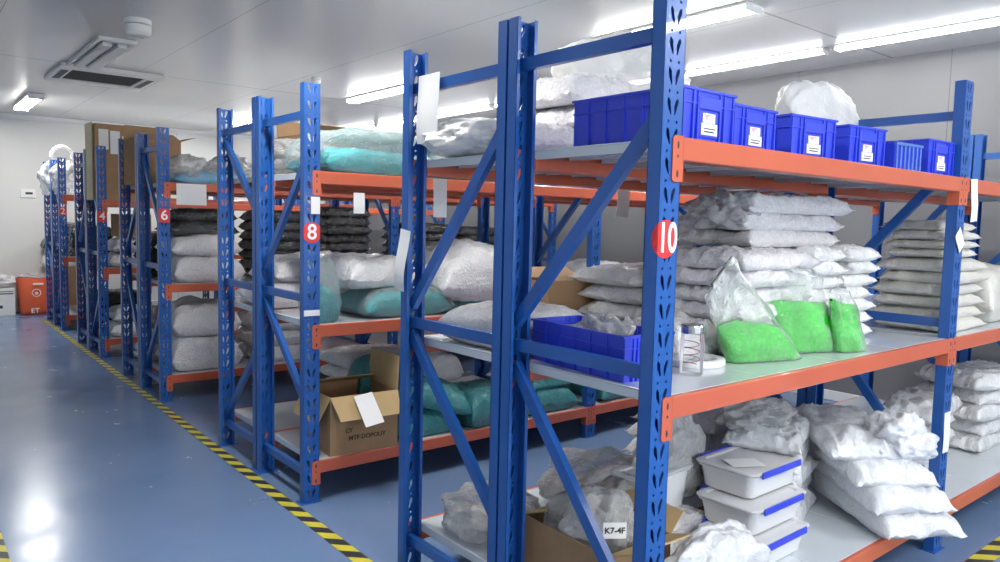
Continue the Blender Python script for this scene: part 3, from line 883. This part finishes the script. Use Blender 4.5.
stack(4, 'cream clear bag of granules', 'in the small upper pile beside the inner frame', 2.24, 0.21, M10 + 6 * .062 * .87 + .008, 0.40, 0.26, 0.046, 'fill_cream', G1, first=34, wr=.005)
bag('large smooth grey bag bulging past the stacks at the end of the middle shelf', 2.92, 0.30, M10, 0.62, 0.50, 0.29, 'fill_cream', 40, lump=.1, wr=.004)

# rack 9, middle shelf
bag('plump pale oval bag lying at the open end of the rear middle shelf', 0.30, 0.88, M10, 0.42, 0.50, 0.145, 'fill_white', 41, lump=.1, wr=.004, pinch=.02, seal=.02)
bag('flat pale bag lying under the small brown carton', 0.70, 1.00, M10, 0.40, 0.38, 0.075, 'fill_white', 42, wr=.005)
carton('small brown carton on a flat pale bag on the rear middle shelf', 0.55, 0.98, M10 + .076, 0.33, 0.20, 0.135, R(-4), {'b': (0.08, 60), 'f': (0.08, -80)})
stack(4, 'pale clear bag of granules', 'in the pointed stack behind the open blue crate', 0.96, 0.80, M10 + .0, 0.56, 0.34, 0.078, 'fill_white', 'pale bags behind the open crate', first=43, wr=.006, pinch=.10)
stack(5, 'grey clear bag of granules', 'in the rear stack hidden by the tall one', 1.62, 0.92, M10, 0.44, 0.42, 0.06, 'fill_grey', 'rear bags on rack 9', first=46, wr=.008, pu=8, pv=7)

# ============================================================ rack 10, lowest shelf
ct = carton('open brown carton with crumpled film inside on the lowest shelf', 0.115, 0.235, B10, 0.29, 0.40, 0.205, R(-2), {'f': (0.10, 70), 'r': (0.10, 60), 'b': (.10, -70)}, 'card', flap_mat='card_tan')
crumple('plastic_wrap', 'crumpled clear film spilling from the open brown carton', (0.255, 0.40, B10 + .01), (0.09, 0.12, 0.075), 11, 'film_dull', cat='wrap', amp=.45)
fb = crumple('plastic_bag', 'big crumpled clear bag heaped behind the brown carton', (0.46, 0.52, B10 + .01), (0.25, 0.10, 0.14), 12, 'film_dull', amp=.5)
crumple('plastic_bag', 'crumpled clear bag with a written tag, leaning over the brown carton', (0.26, 0.40, B10 + .12), (0.11, 0.11, 0.11), 13, 'film_dull', amp=.35)
tg = tag(obj('paper_tag', MB().bbox(-.036, .036, -.001, .001, -.025, .025, .0005), 'paper', None, (0.178, 0.262, 0.452), R(-35)), 'small white handwritten tag on the crumpled bag over the carton', 'tag')
text('writing', 'K7-4F', 0.026, 'black_print', tg, (0, -.002, 0))
crumple('plastic_bag', 'pale blue bag of granules low beside the post numbered 10', (0.20, 0.085, B10), (0.10, 0.05, 0.09), 14, 'fill_blue', amp=.3)
crumple('plastic_bag', 'white bubble film bag in front of the clear boxes', (0.50, 0.115, B10), (0.20, 0.075, 0.125), 15, 'bubble', amp=.25, rz=-.1)
for i, (bx, by, ws) in enumerate(((0.74, 0.115, 'bottom'), (0.78, 0.155, 'middle'), (0.84, 0.205, 'topmost'))):
    clear_box(f'clear box with blue clips, {ws} of the stack of three', bx, by, B10 + i * 0.104 + .001, 0.37, 0.255, 0.100, R(1))
tag(obj('paper_slip', MB().bbox(-.065, .065, -.045, .045, 0, .001, .0003), 'paper', None, (0.94, 0.31, B10 + 2 * .104 + .1045), R(-30)), 'white paper slip lying on the topmost clear box', 'paper')
clear_box('clear box with lid standing alone behind the stack of clear boxes', 0.50, 0.43, B10 + .13, 0.34, 0.155, 0.16, R(3), clips=False)
G2 = 'grey bags on the lowest shelf of rack 10'
stack(2, 'grey bag of granules', 'under the lone box at the back', 0.67, 0.49, B10, 0.40, 0.20, 0.068, 'fill_grey', G2, first=51, pu=8, pv=7)
# the sliding pile
for i, (x, y, z, w, d, h, rz, ry, lab) in enumerate((
        (1.65, 0.135, 0.010, 0.62, 0.33, 0.115, 60, -.07, 'lowest bag of the sliding pile, its end hanging over the front beam'),
        (1.645, 0.165, 0.105, 0.62, 0.33, 0.110, 57, -.09, 'second bag of the sliding pile on the lowest shelf'),
        (1.63, 0.205, 0.195, 0.58, 0.33, 0.105, 54, -.10, 'third bag of the sliding pile on the lowest shelf'),
        (1.60, 0.26, 0.280, 0.52, 0.32, 0.100, 50, -.10, 'fourth bag of the sliding pile on the lowest shelf'))):
    bag('long silvery ' + lab, x, y, B10 + z + .015, w, d, h, 'bubble', 55 + i, rz=R(rz), ry=ry, group='sliding bags on the lowest shelf', wr=.012, lump=.3)
crumple('plastic_bag', 'puffed clear bag with pointed ears topping the sliding pile', (1.64, 0.06, B10 + .26), (0.13, 0.12, 0.10), 16, 'bubble', amp=.5)
stack(5, 'dull silvery bag', 'in the flat stack beside the sliding pile', 1.32, 0.42, B10, 0.46, 0.30, 0.088, 'bubble', 'flat silvery bags behind the clear boxes', rz=R(20), first=59, wr=.012, lump=.3)
crumple('plastic_bag', 'dull crumpled film bag topping the flat silvery stack', (1.27, 0.47, B10 + .36), (0.20, 0.10, 0.06), 17, 'film_dull', amp=.45)
crumple('plastic_bag', 'crumpled clear film bag behind the topmost clear box', (0.80, 0.53, B10 + .14), (0.16, 0.06, 0.17), 18, 'film_dull', amp=.4)
for i in range(4):
    bag(f'white granule bag, {ORD[i]} of the slumped heap beyond the inner post', 2.52 + .06 * (i % 2), 0.42 - .03 * i, B10 + .085 * i, 0.62, 0.30, 0.092, 'fill_white', 62 + i % 2, rz=R(4 * i), group='heap beyond the inner post', wr=.012, lump=.3)
for i in range(5):
    bag(f'white granule bag, {ORD[i]} of the heap filling the far bay bottom', 3.25 + .05 * (i % 2), 0.36 - .02 * i, B10 + .085 * i, 0.60, 0.40, 0.092, 'fill_white', 64 + i % 2, rz=R(-5 * i), group='heap in the far bay', wr=.012, lump=.3)
# rack 9, lowest shelf
crumple('plastic_wrap', 'crumpled clear film lying at the open end of the rear lowest shelf', (0.26, 0.95, B10), (0.15, 0.19, 0.09), 21, 'film_dull', cat='wrap', amp=.45)
tag(obj('paper_sheet', MB().bbox(-.11, .11, -.15, .15, 0, .003, .001), 'paper', None, (0.33, 1.03, B10 + .001), R(-25)), 'white sheet under the crumpled film on the rear lowest shelf', 'paper')
for i in range(4):
    bag(f'grey granule bag, {ORD[i]} of the heap at the back of the lowest shelf', 1.50, 0.95 - .02 * i, B10 + .09 * i, 0.64, 0.42, 0.096, 'fill_grey', 66 + i % 2, rz=R(3 * i), group='rear heap on rack 9', wr=.012, lump=.3)
crumple('plastic_bag', 'crumpled clear bag at the back of the rear lowest shelf beside the carton', (0.78, 0.90, B10), (0.22, 0.20, 0.11), 22, 'film_dull', amp=.4)

# ============================================================ racks 8 and 7
T8, M8, B8 = 1.5985, 0.8675, 0.2015
def two_tone(label, x, y, z, w, d, h, mat_fill, seed, rz=0, fill=0.55, film_mat='film', **kw):
    """bag whose granules have run to one side: coloured fill under a larger clear film"""
    root = tag(empty('granule_bag', (x, y, z), rz), label, 'bag')
    obj('granules', bagvar('g', w * .93, d * .93, h * fill, mat_fill, seed, **kw), None, root, (0, 0, 0.001))
    obj('film', bagvar('f', w, d, h, film_mat, seed + 1, **kw), None, root, (0, 0, 0.0005))
    return root
two_tone('clear bag half full of aqua granules on the top shelf beside the post numbered 8', 0.42, 2.34, T8, 0.64, 0.52, 0.235, 'fill_aqua', 71, film_mat='film_top', fill=.56)
two_tone('second clear bag of aqua granules farther along the same top shelf', 1.12, 2.36, T8, 0.66, 0.50, 0.21, 'fill_aqua', 72, film_mat='film_top', fill=.58)
tag(obj('mesh_bag', with_mat(bag_mesh('bag', 0.36, 0.30, 0.10, 73, wr=.008), 'fill_cream'), None, None, (0.72, 2.38, T8 + .195), R(-15)), 'cream woven bag lying on the aqua granule bags', 'bag')
carton('brown carton with zigzag torn edge on top of the rear rack', 0.36, 2.90, T8, 0.36, 0.28, 0.26, R(5), {'f': (0.14, 70), 'b': (0.12, 30)})
crumple('plastic_bag', 'large clear bag mounded on the top shelf behind the twin posts', (0.34, 2.86, T8), (0.22, 0.17, 0.12), 31, 'film_dull', amp=.35)
bag('white granule bag low on the rear top shelf beside the torn carton', 1.05, 2.95, T8, 0.56, 0.44, 0.16, 'fill_white', 74, lump=.3)
# middle
two_tone('clear bag of aqua granules hanging over the middle beam beside the post numbered 8', 0.135, 2.19, M8, 0.14, 0.20, 0.30, 'fill_aqua', 75, fill=.55, film_mat='film', pinch=.03)
two_tone('wide clear bag of teal granules on the middle shelf under white bags', 0.62, 2.32, M8, 0.56, 0.46, 0.16, 'fill_aqua', 76, film_mat='film', fill=.85)
bag('puffy white bag lying over the teal bag on the middle shelf', 0.52, 2.38, M8 + .15, 0.60, 0.44, 0.16, 'fill_white', 77, lump=.35, wr=.012, rz=R(10))
bag('puffy white bag in the middle of the middle shelf of rack 8', 1.10, 2.32, M8 + .06, 0.60, 0.50, 0.30, 'fill_white', 78, lump=.4, wr=.014)
bag('low teal granule bag under the puffy white bags on the middle shelf', 1.12, 2.34, M8, 0.60, 0.44, 0.09, 'fill_teal', 79)
bag('white granule bag beside the inner post of the middle shelf of rack 8', 1.62, 2.34, M8, 0.50, 0.46, 0.22, 'fill_white', 80, lump=.35, wr=.012)
bag('rounded white bag just past the inner post on the middle shelf of rack 8', 2.32, 2.34, M8, 0.58, 0.46, 0.26, 'fill_white', 81, lump=.2)
bag('flat white bag far along the middle shelf of rack 8', 3.10, 2.34, M8, 0.70, 0.46, 0.16, 'fill_white', 82, lump=.3)
bag('smooth grey bag at the open end of the middle shelf behind the twin posts', 0.32, 2.94, M8, 0.50, 0.46, 0.17, 'fill_grey', 83, lump=.3)
bag('grey bag lying on the smooth bag behind the twin posts', 0.42, 2.95, M8 + .155, 0.56, 0.44, 0.14, 'fill_grey', 84, lump=.3, ry=-.08)
bag('grey bag deeper along the rear middle shelf behind the post numbered 8', 1.05, 2.95, M8, 0.60, 0.46, 0.24, 'fill_grey', 85, lump=.3)
# lowest
c8 = carton('open brown carton with raised flaps on the lowest shelf beside the post numbered 8', 0.148, 2.095, B8, 0.37, 0.36, 0.295, R(-4), {'f': (0.135, 140), 'r': (0.175, 6), 'l': (0.15, 155), 'b': (0.13, -70)}, 'card', flap_mat='card_tan')
text('print', 'CY', 0.030, 'brown_print', c8, (0.10, -0.001, 0.118))
text('print', 'MTF DOPOLIY', 0.032, 'brown_print', c8, (0.20, -0.001, 0.078))
lab = obj('label_sheet', MB().bbox(-.05, .05, -.002, .0, -.085, .085, .0005), 'paper', c8, (0.17, -0.080, 0.235)); lab['label'] = 'white label sheet stuck on the folded flap'
lab.rotation_euler = (R(-38), R(-8), 0)
G8 = 'teal granule bags on the lowest shelf of rack 8'
bag('fat dark teal bag standing behind the open carton', 0.66, 2.48, B8, 0.42, 0.22, 0.40, 'fill_teal', 91, group=G8, lump=.1, wr=.006)
bag('teal bag sloping down from the fat teal bag', 0.78, 2.26, B8 + .145, 0.50, 0.36, 0.15, 'fill_teal', 92, rz=R(-10), ry=R(16), group=G8)
bag('teal bag lying flat under the sloping teal bag', 0.74, 2.28, B8, 0.42, 0.38, 0.14, 'fill_teal', 93, group=G8)
bag('plump teal bag in the middle of the lowest shelf', 1.20, 2.26, B8, 0.46, 0.38, 0.21, 'fill_teal', 94, group=G8, rz=R(6))
bag('flat teal bag before the inner post on the lowest shelf', 1.66, 2.28, B8, 0.44, 0.40, 0.15, 'fill_teal', 95, group=G8)
bag('thin teal bag lying on the flat one before the inner post', 1.64, 2.30, B8 + .14, 0.44, 0.36, 0.07, 'fill_teal', 96, group=G8)
bag('teal bag just past the inner post on the lowest shelf', 2.36, 2.28, B8, 0.54, 0.40, 0.13, 'fill_teal', 97, group=G8)
bag('teal bag lying over the one past the inner post', 2.40, 2.30, B8 + .12, 0.54, 0.36, 0.12, 'fill_teal', 98, group=G8)
stack(4, 'white granule bag', 'in the pile behind the open carton', 0.86, 2.94, B8, 0.56, 0.44, 0.10, 'fill_white', 'white bags on the lowest rear shelf', first=101, wr=.006, pinch=.14)
bag('silvery white bag standing up behind the sloping teal bag', 1.05, 2.50, B8 + .20, 0.34, 0.12, 0.17, 'bubble', 104)

# ============================================================ racks 6 and 5
T6, M6, B6 = 1.6115, 0.8685, 0.1915
crumple('plastic_bag', 'clear bag with blue tinted granules beside the post numbered 6', (0.27, 4.80, T6), (0.17, 0.19, 0.11), 41, 'film_dull', amp=.35)
bag('blue tinted granules bag lying low on the top shelf of rack 6', 0.42, 4.74, T6, 0.60, 0.34, 0.10, 'fill_blue', 111, lump=.3)
crumple('plastic_bag', 'second puffed clear bag on the top shelf of rack 6', (0.62, 4.82, T6), (0.18, 0.19, 0.13), 42, 'film_dull', amp=.35)
carton('open brown carton with raised flaps high above the rear shelf behind rack 6', 0.03, 5.22, T6, 0.34, 0.34, 0.36, R(4), {'f': (0.12, -60), 'b': (0.14, 15), 'r': (0.14, 70), 'l': (.1, -60)})
tag(obj('carton_flap_sheet', MB().bbox(0, .3, 0, .006, 0, .2, .001), 'card', None, (0.62, 5.3, T6), R(20)), 'loose piece of brown board behind the clear bags on rack 6', 'board')
GB = 'black granule bags on rack 6'
bag('big clear bag of white granules at the middle shelf end of rack 6', 0.38, 4.80, M6, 0.54, 0.50, 0.22, 'fill_grey', 112, lump=.25)
bag('second clear white bag lying on the big one at the end of rack 6', 0.36, 4.80, M6 + .20, 0.52, 0.48, 0.17, 'fill_grey', 113, lump=.25)
bag('black granule bag topping the white bags behind the hanging white sheet', 0.36, 4.82, M6 + .36, 0.52, 0.44, 0.11, 'fill_black', 114, group=GB)
bag('second black granule bag lying above, close under the top shelf of rack 6', 0.38, 4.84, M6 + .46, 0.48, 0.42, 0.10, 'fill_black', 115, group=GB)
stack(7, 'black granule bag', 'in the spiky stack between the posts numbered 6 and 8', 0.98, 4.80, M6, 0.48, 0.42, 0.09, 'fill_black', GB, first=116, pinch=.10, pu=8, pv=7)
stack(8, 'black granule bag', 'in the tall stack under the hanging card of rack 8', 1.56, 4.80, M6, 0.44, 0.42, 0.085, 'fill_black', GB, first=116, pinch=.12, pu=8, pv=7)
stack(6, 'black granule bag', 'in the first stack past the inner post of rack 6', 2.40, 4.80, M6, 0.56, 0.42, 0.09, 'fill_black', GB, first=116, pinch=.12, pu=8, pv=7)
stack(6, 'black granule bag', 'in the farthest stack of rack 6', 3.02, 4.80, M6, 0.56, 0.42, 0.085, 'fill_black', GB, first=116, pinch=.12, pu=8, pv=7)
bag('large clear white bag, lower of two on the lowest shelf of rack 6', 0.36, 4.80, B6, 0.54, 0.50, 0.29, 'fill_grey', 121, lump=.2)
bag('large clear white bag, upper of two on the lowest shelf of rack 6', 0.36, 4.80, B6 + .26, 0.52, 0.48, 0.26, 'fill_grey', 122, lump=.25)
stack(3, 'grey granule bag', 'on the lowest shelf of rack 6 before the inner post', 1.00, 4.80, B6, 0.56, 0.46, 0.15, 'fill_grey', 'grey bags low on rack 6', first=123, lump=.3, pu=8, pv=7)
stack(3, 'grey granule bag', 'low on the rack behind number 6 at its open end', 0.34, 5.40, B6, 0.50, 0.46, 0.15, 'fill_grey', 'grey bags low behind rack 6', first=125, lump=.3, pu=8, pv=7)
stack(3, 'dark granule bag', 'on the middle shelf behind rack 6 at its open end', 0.34, 5.40, M6, 0.50, 0.46, 0.13, 'fill_black', 'dark bags behind rack 6', first=127, lump=.2, pu=8, pv=7)
crumple('plastic_bag', 'clear crinkled bag on the top shelf at the open end behind rack 6', (0.22, 5.42, T6 + .37), (0.14, 0.16, 0.06), 43, 'film_dull', amp=.35) if False else None

# ============================================================ racks 4 to 1 and the back of the room
T4, M4, B4 = 1.5015, 0.8615, 0.1845
c4 = carton('big closed brown carton with two taped papers high on rack 4', 0.02, 6.72, T4, 0.42, 0.42, 0.72, R(1), {}, closed=True)
tag(obj('cardboard_sheet', MB().bbox(0, .012, 0, .30, 0, .74, .002), 'card_pale', None, (0.004, 6.80, T4), 0), 'pale yellow panel standing against the big carton on rack 4', 'panel')
for x, z, w, h, lb_ in ((0.03, 0.48, .085, .19, 'taller'), (0.13, 0.44, .085, .22, 'longer'), (0.235, 0.5, .085, .12, 'shortest')):
    sh = obj('paper_sheet', MB().bbox(x, x + w, -.003, -.001, z, z + h, .0004), 'paper', c4); sh['label'] = 'white paper taped on the carton'
for num, mat, lab in ((M4, 'fill_grey', 'grey granule bag on the middle shelf of rack 4'), (B4, 'fill_white', 'white granule bag on the lowest shelf of rack 4')):
    bag(lab + ', lower of the pair', 0.36, 6.84, num, 0.52, 0.46, 0.15, mat, 131, lump=.3)
    bag(lab + ', upper of the pair', 0.38, 6.84, num + .14, 0.50, 0.44, 0.14, mat, 132, lump=.3)
carton('brown carton on the middle shelf of rack 4 above grey bags', 0.20, 6.70, M4 + .29, 0.30, 0.30, 0.22, 0, {}, closed=True)
stack(3, 'dark granule bag', 'on the lowest shelf behind rack 4', 0.34, 7.42, B4, 0.5, 0.44, 0.14, 'fill_black', 'dark bags behind rack 4', first=133, pu=8, pv=7)
crumple('plastic_bag', 'white plastic bag with a looped handle on top of rack 2', (0.12, 8.95, 1.5815), (0.14, 0.18, 0.20), 51, 'film_dull', amp=.4)
tag(obj('plastic_hoop', MB().tube([(0.10 + 0.11 * math.cos(i * .2094), 9.0, 2.03 + 0.12 * math.sin(i * .2094)) for i in range(-1, 17)], 0.022, 8), 'film_dull', None, smooth=True), 'looped roll of milky film standing above rack 2', 'roll')
crumple('plastic_bag', 'clear bag on the last rack beside the back wall', (0.04, 9.42, 1.5815), (0.12, 0.18, 0.20), 52, 'film_dull', amp=.4)
stack(3, 'dark granule bag', 'on the middle shelf of rack 2', 0.36, 8.9, 0.8615, 0.5, 0.4, 0.13, 'fill_black', 'dark bags on rack 2', first=135, pu=8, pv=7)
stack(3, 'grey granule bag', 'on the middle shelf of the last rack', 0.36, 9.45, 0.8615, 0.5, 0.4, 0.14, 'fill_grey', 'grey bags on the last rack', first=137, pu=8, pv=7)
# orange sack, white box and clutter by the back wall
ob = tag(empty('woven_sack', (-0.04, 10.45, 0), R(4)), 'orange woven sack with white printed emblem by the back wall', 'sack')
vs = []; fs = []
for j in range(9):
    t_ = j / 8; ww = 0.17 + 0.035 * t_; dd = 0.13 - 0.03 * t_ + .03 * math.sin(t_ * 3)
    for i in range(24):
        a = 2 * math.pi * i / 24; ca, sa = math.cos(a), math.sin(a)
        vs.append((ww * math.copysign(abs(ca) ** .5, ca), dd * math.copysign(abs(sa) ** .5, sa), 0.50 * t_ + (.02 * nz(ca * 2, sa * 2, 1) if j == 8 else 0)))
for j in range(8):
    for i in range(24): fs.append((j * 24 + i, j * 24 + (i + 1) % 24, (j + 1) * 24 + (i + 1) % 24, (j + 1) * 24 + i))
fs.append(tuple(range(24))[::-1])
obj('sack_body', MB().add(vs, fs), 'orange_plastic', ob, smooth=True)
obj('sack_fill', crumple_mesh('fill', .17, .10, .05, 9), 'film_dull', ob, (0, 0, .46))
ring_ = MB()
for i in range(28):
    a0, a1 = 2 * math.pi * i / 28, 2 * math.pi * (i + 1) / 28
    ring_.add([(r_ * math.cos(a), -.002, r_ * math.sin(a)) for r_, a in ((.045, a0), (.052, a0), (.052, a1), (.045, a1))] +
              [(r_ * math.cos(a), .012, r_ * math.sin(a)) for r_, a in ((.045, a0), (.052, a0), (.052, a1), (.045, a1))], [(0, 1, 2, 3), (7, 6, 5, 4), (0, 4, 5, 1), (1, 5, 6, 2), (2, 6, 7, 3), (3, 7, 4, 0)])
obj('emblem', ring_, 'white_print', ob, (0.0, -0.146, 0.30))
text('emblem', 'e', 0.07, 'white_print', ob, (0, -0.15, 0.30))
text('print', 'ET', 0.09, 'white_print', ob, (-0.02, -0.150, 0.06))
text('print', '-----', 0.05, 'white_print', ob, (0.0, -0.148, 0.42)) if False else None
obj('print', MB().box(-.04, .08, -.150, -.148, .405, .43), 'white_print', ob)
wb = tag(empty('carton_box', (-0.66, 10.40, 0), R(0)), 'white printed box on the floor by the back wall', 'box')
obj('body', MB().bbox(0, .40, 0, .34, 0, .36, .004), 'white_plastic', wb)
obj('print', MB().box(.02, .38, -.001, .001, .315, .325).box(.02, .38, -.001, .001, .285, .30).box(.20, .26, -.001, .001, .10, .14), 'black_print', wb)
crumple('plastic_bag', 'grey crumpled bag lying on the white box by the back wall', (-0.42, 10.58, .361), (0.22, 0.14, 0.09), 61, 'fill_grey', amp=.3)
carton('brown carton standing beside the orange sack behind the last rack', 0.16, 10.40, 0, 0.36, 0.34, 0.62, 0, {}, closed=True)
bag('brown grey sack leaning above the carton beside the last rack', 0.28, 10.57, 0.621, 0.42, 0.30, 0.22, 'fill_grey', 141)
bag('dark sack heaped on top beside the last rack', 0.28, 10.57, 0.835, 0.42, 0.28, 0.22, 'fill_black', 142)
# wall switch
sw = tag(empty('wall_thermostat', (-0.04, Y1, 1.62)), 'white wall controller with a small dark display on the back wall', 'thermostat')
obj('housing', MB().bbox(-.09, .09, -.02, 0, -.06, .06, .005), 'white_plastic', sw)
obj('display', MB().bbox(-.03, .055, -.023, -.018, -.012, .018, .001), 'black_print', sw)

# ============================================================ papers on racks
def sheet(label, mb, loc=(0, 0, 0), rot=(0, 0, 0), name='paper_sheet', mat='paper'):
    o = obj(name, mb, mat, None, loc); o.rotation_euler = rot
    return tag(o, label, 'paper')
def curl(w, h, amp, axis='y', k=8, t_=0.0012):
    """sheet hanging from z = 0 down to -h, spanning 0..w along the axis, bowing out"""
    vs = []; fs = []
    for s in (0, 1):
        for j in range(k + 1):
            tt = j / k; o = -amp * math.sin(tt * math.pi * .9) * tt + s * t_
            for c in (0, w):
                vs.append((o, c, -h * tt) if axis == 'y' else (c, o, -h * tt))
    n_ = 2 * (k + 1)
    for j in range(k):
        a = 2 * j
        fs += [(a, a + 1, a + 3, a + 2), (n_ + a + 1, n_ + a, n_ + a + 2, n_ + a + 3), (a, a + 2, n_ + a + 2, n_ + a), (a + 3, a + 1, n_ + a + 1, n_ + a + 3)]
    fs += [(1, 0, n_, n_ + 1), (2 * k, 2 * k + 1, n_ + 2 * k + 1, n_ + 2 * k)]
    return MB().add(vs, fs)
sheet('white sheet taped to the top brace of the rear frame behind rack 10', curl(0.135, 0.245, 0.012), (0.020, 1.005, 1.90))
sheet('white sheet taped to the side of the rear post behind rack 10', curl(0.068, 0.23, 0.02), (-0.004, 1.146, 1.335), (R(8), 0, 0))
sheet('blank white sheet hung on the top beam beside the number 6', curl(0.214, 0.155, 0.004, 'x'), (0.123, 4.514, 1.605))
sheet('white card hanging under the top beam of the rear rack, by the twin posts', curl(0.062, 0.15, 0.004, 'x'), (0.150, 1.224, 1.540))
sheet('white card hanging tilted under the rear top beam behind the long diagonal brace', curl(0.085, 0.13, 0.006, 'x'), (1.215, 1.224, 1.548), (0, R(6), 0))
sheet('narrow white card hanging under the top beam of rack 8', curl(0.060, 0.10, 0.003, 'x'), (0.252, 2.064, 1.503))
sheet('small white card stuck above the number 8', curl(0.045, 0.08, 0.001, 'x'), (0.034, 2.071, 1.475))
sheet('grey strip label across the post below the number 8', MB().bbox(0, PW, -.002, -.0005, 0, .028, .0004), (0, 2.074, 0.912))
sheet('long white paper hanging from the top beam past the inner post', curl(0.07, 0.18, 0.008, 'x'), (2.035, -0.010, 1.60), (0, R(-5), 0))
sheet('small white tag turned on its corner on the inner post', MB().bbox(-.045, .045, -.0015, 0, -.032, .032, .0004), (1.965, -0.006, 1.345), (0, R(50), 0))
sheet('white card on the lower inner post beside the sliding pile', curl(0.062, 0.175, 0.004, 'x'), (L + 0.012, -0.003, 0.610))

# ============================================================ ceiling fittings
def lamp(label, x, y0, y1, drop, w, mat, group):
    root = tag(empty('ceiling_lamp', (x, y0, ZC)), label, 'lamp', group)
    ln = y1 - y0
    obj('housing', MB().bbox(-w / 2, w / 2, 0, ln, -drop, 0.0, .006), 'white_paint', root)
    pts = [(-w * .42, -drop), (-w * .36, -drop - .016), (-w * .18, -drop - .026), (w * .18, -drop - .026), (w * .36, -drop - .016), (w * .42, -drop)]
    T = Matrix(((1, 0, 0, 0), (0, 0, 1, 0), (0, 1, 0, 0), (0, 0, 0, 1)))
    obj('diffuser', MB().prism(pts[::-1], .02, ln - .02, T), mat, root)
    for yy in (0, ln - .02):
        obj('end_cap', MB().bbox(-w * .46, w * .46, yy, yy + .02, -drop - .03, -drop + .002, .004), 'white_plastic', root)
    return root
for y0, lab in ((-2.4, 'lamp above the near end of rack 10, out over the front aisle'), (1.30, 'bright ceiling lamp over the aisle between racks 10 and 8'), (4.95, 'ceiling lamp behind the tall frame, over rack 6'), (8.5, 'ceiling lamp over racks 2 and 4')):
    lamp('white ' + lab if 'bright' not in lab else lab, 2.42, y0, y0 + 1.22, 0.018, 0.17, 'lamp', 'ceiling lamps over the racks')
for y0, lab in ((-2.3, 'ceiling lamp over the aisle near the front wall'), (1.2, 'ceiling lamp over the aisle beside rack 10'), (8.45, 'short ceiling lamp over the aisle near the back wall')):
    lamp('white ' + lab, -0.22, y0, y0 + 1.22, 0.035, 0.17, 'lamp', 'ceiling lamps over the aisle')
for i in range(9):
    y0 = -1.0 + i * 1.27
    lamp(f'strip lamp in the long row above the end wall, {["first","second","third","fourth","fifth","sixth","seventh","eighth","ninth"][i]} from the front wall', 3.72, y0, y0 + 1.20, 0.012, 0.10, 'lamp_wall', 'strip lamps along the end wall')

# air conditioner cassette with its open flap panel
ac = tag(empty('air_conditioner', (0.10, 6.72, ZC)), 'white ceiling air conditioner cassette with dark intake grille', 'air conditioner')
f_ = MB()
for x0, x1, y0, y1 in ((-.42, .42, -.46, -.30), (-.42, .42, .30, .46), (-.42, -.30, -.30, .30), (.30, .42, -.30, .30)): f_.bbox(x0, x1, y0, y1, -.035, 0, .006)
obj('frame', f_, 'white_plastic', ac)
g = MB().box(-.30, .30, -.30, .30, -.012, -.004)
obj('intake', g, 'dark_void', ac)
g = MB()
for i in range(15): g.box(-.30, .30, -.29 + i * .041, -.281 + i * .041, -.024, -.014)
obj('grille', g, 'dark_void', ac)
for x0 in (-.385, .325):
    obj('outlet_slot', MB().bbox(x0, x0 + .06, -.26, .26, -.0365, -.030, .001), 'dark_void', ac)
dv = tag(empty('ceiling_diffuser', (-0.15, 5.62, ZC)), 'long white recessed ceiling panel beside the air conditioner', 'ceiling panel')
f_ = MB()
for x0, x1, y0, y1 in ((-.13, .13, -.66, -.60), (-.13, .13, .58, .64), (-.13, -.10, -.60, .58), (.10, .13, -.60, .58)): f_.bbox(x0, x1, y0, y1, -.03, 0, .005)
obj('frame', f_, 'white_plastic', dv)
obj('inner_panel', MB().bbox(-.10, .10, -.60, .58, -.012, -.003, .002), 'white_plastic', dv)
obj('flap', MB().bbox(-.085, -.02, -.56, .55, -.05, -.02, .004), 'white_plastic', dv)
obj('flap', MB().bbox(.02, .085, -.56, .55, -.05, -.02, .004), 'white_plastic', dv)
def detector(label, x, y, s):
    d_ = tag(empty('smoke_detector', (x, y, ZC)), label, 'smoke detector')
    T = Matrix.Scale(s, 4) @ Matrix.Scale(-1, 4, (0, 0, 1))
    obj('base', MB().lathe([(.055, 0), (.055, .018), (.052, .022)], 32, T), 'white_plastic', d_)
    obj('dome', MB().lathe([(.053, .025), (.055, .03), (.053, .055), (.045, .068), (.025, .073)], 32, T), 'white_plastic', d_)
    obj('led', MB().lathe([(.004, .073), (.002, .0745)], 8, Matrix.Translation((.02 * s, 0, 0)) @ T), 'red_tube', d_)
detector('white round smoke detector on the ceiling above the aisle', -0.17, 4.30, 1.55)
detector('small white smoke detector over the aisle behind rack 8', 1.60, 5.33, 0.8)
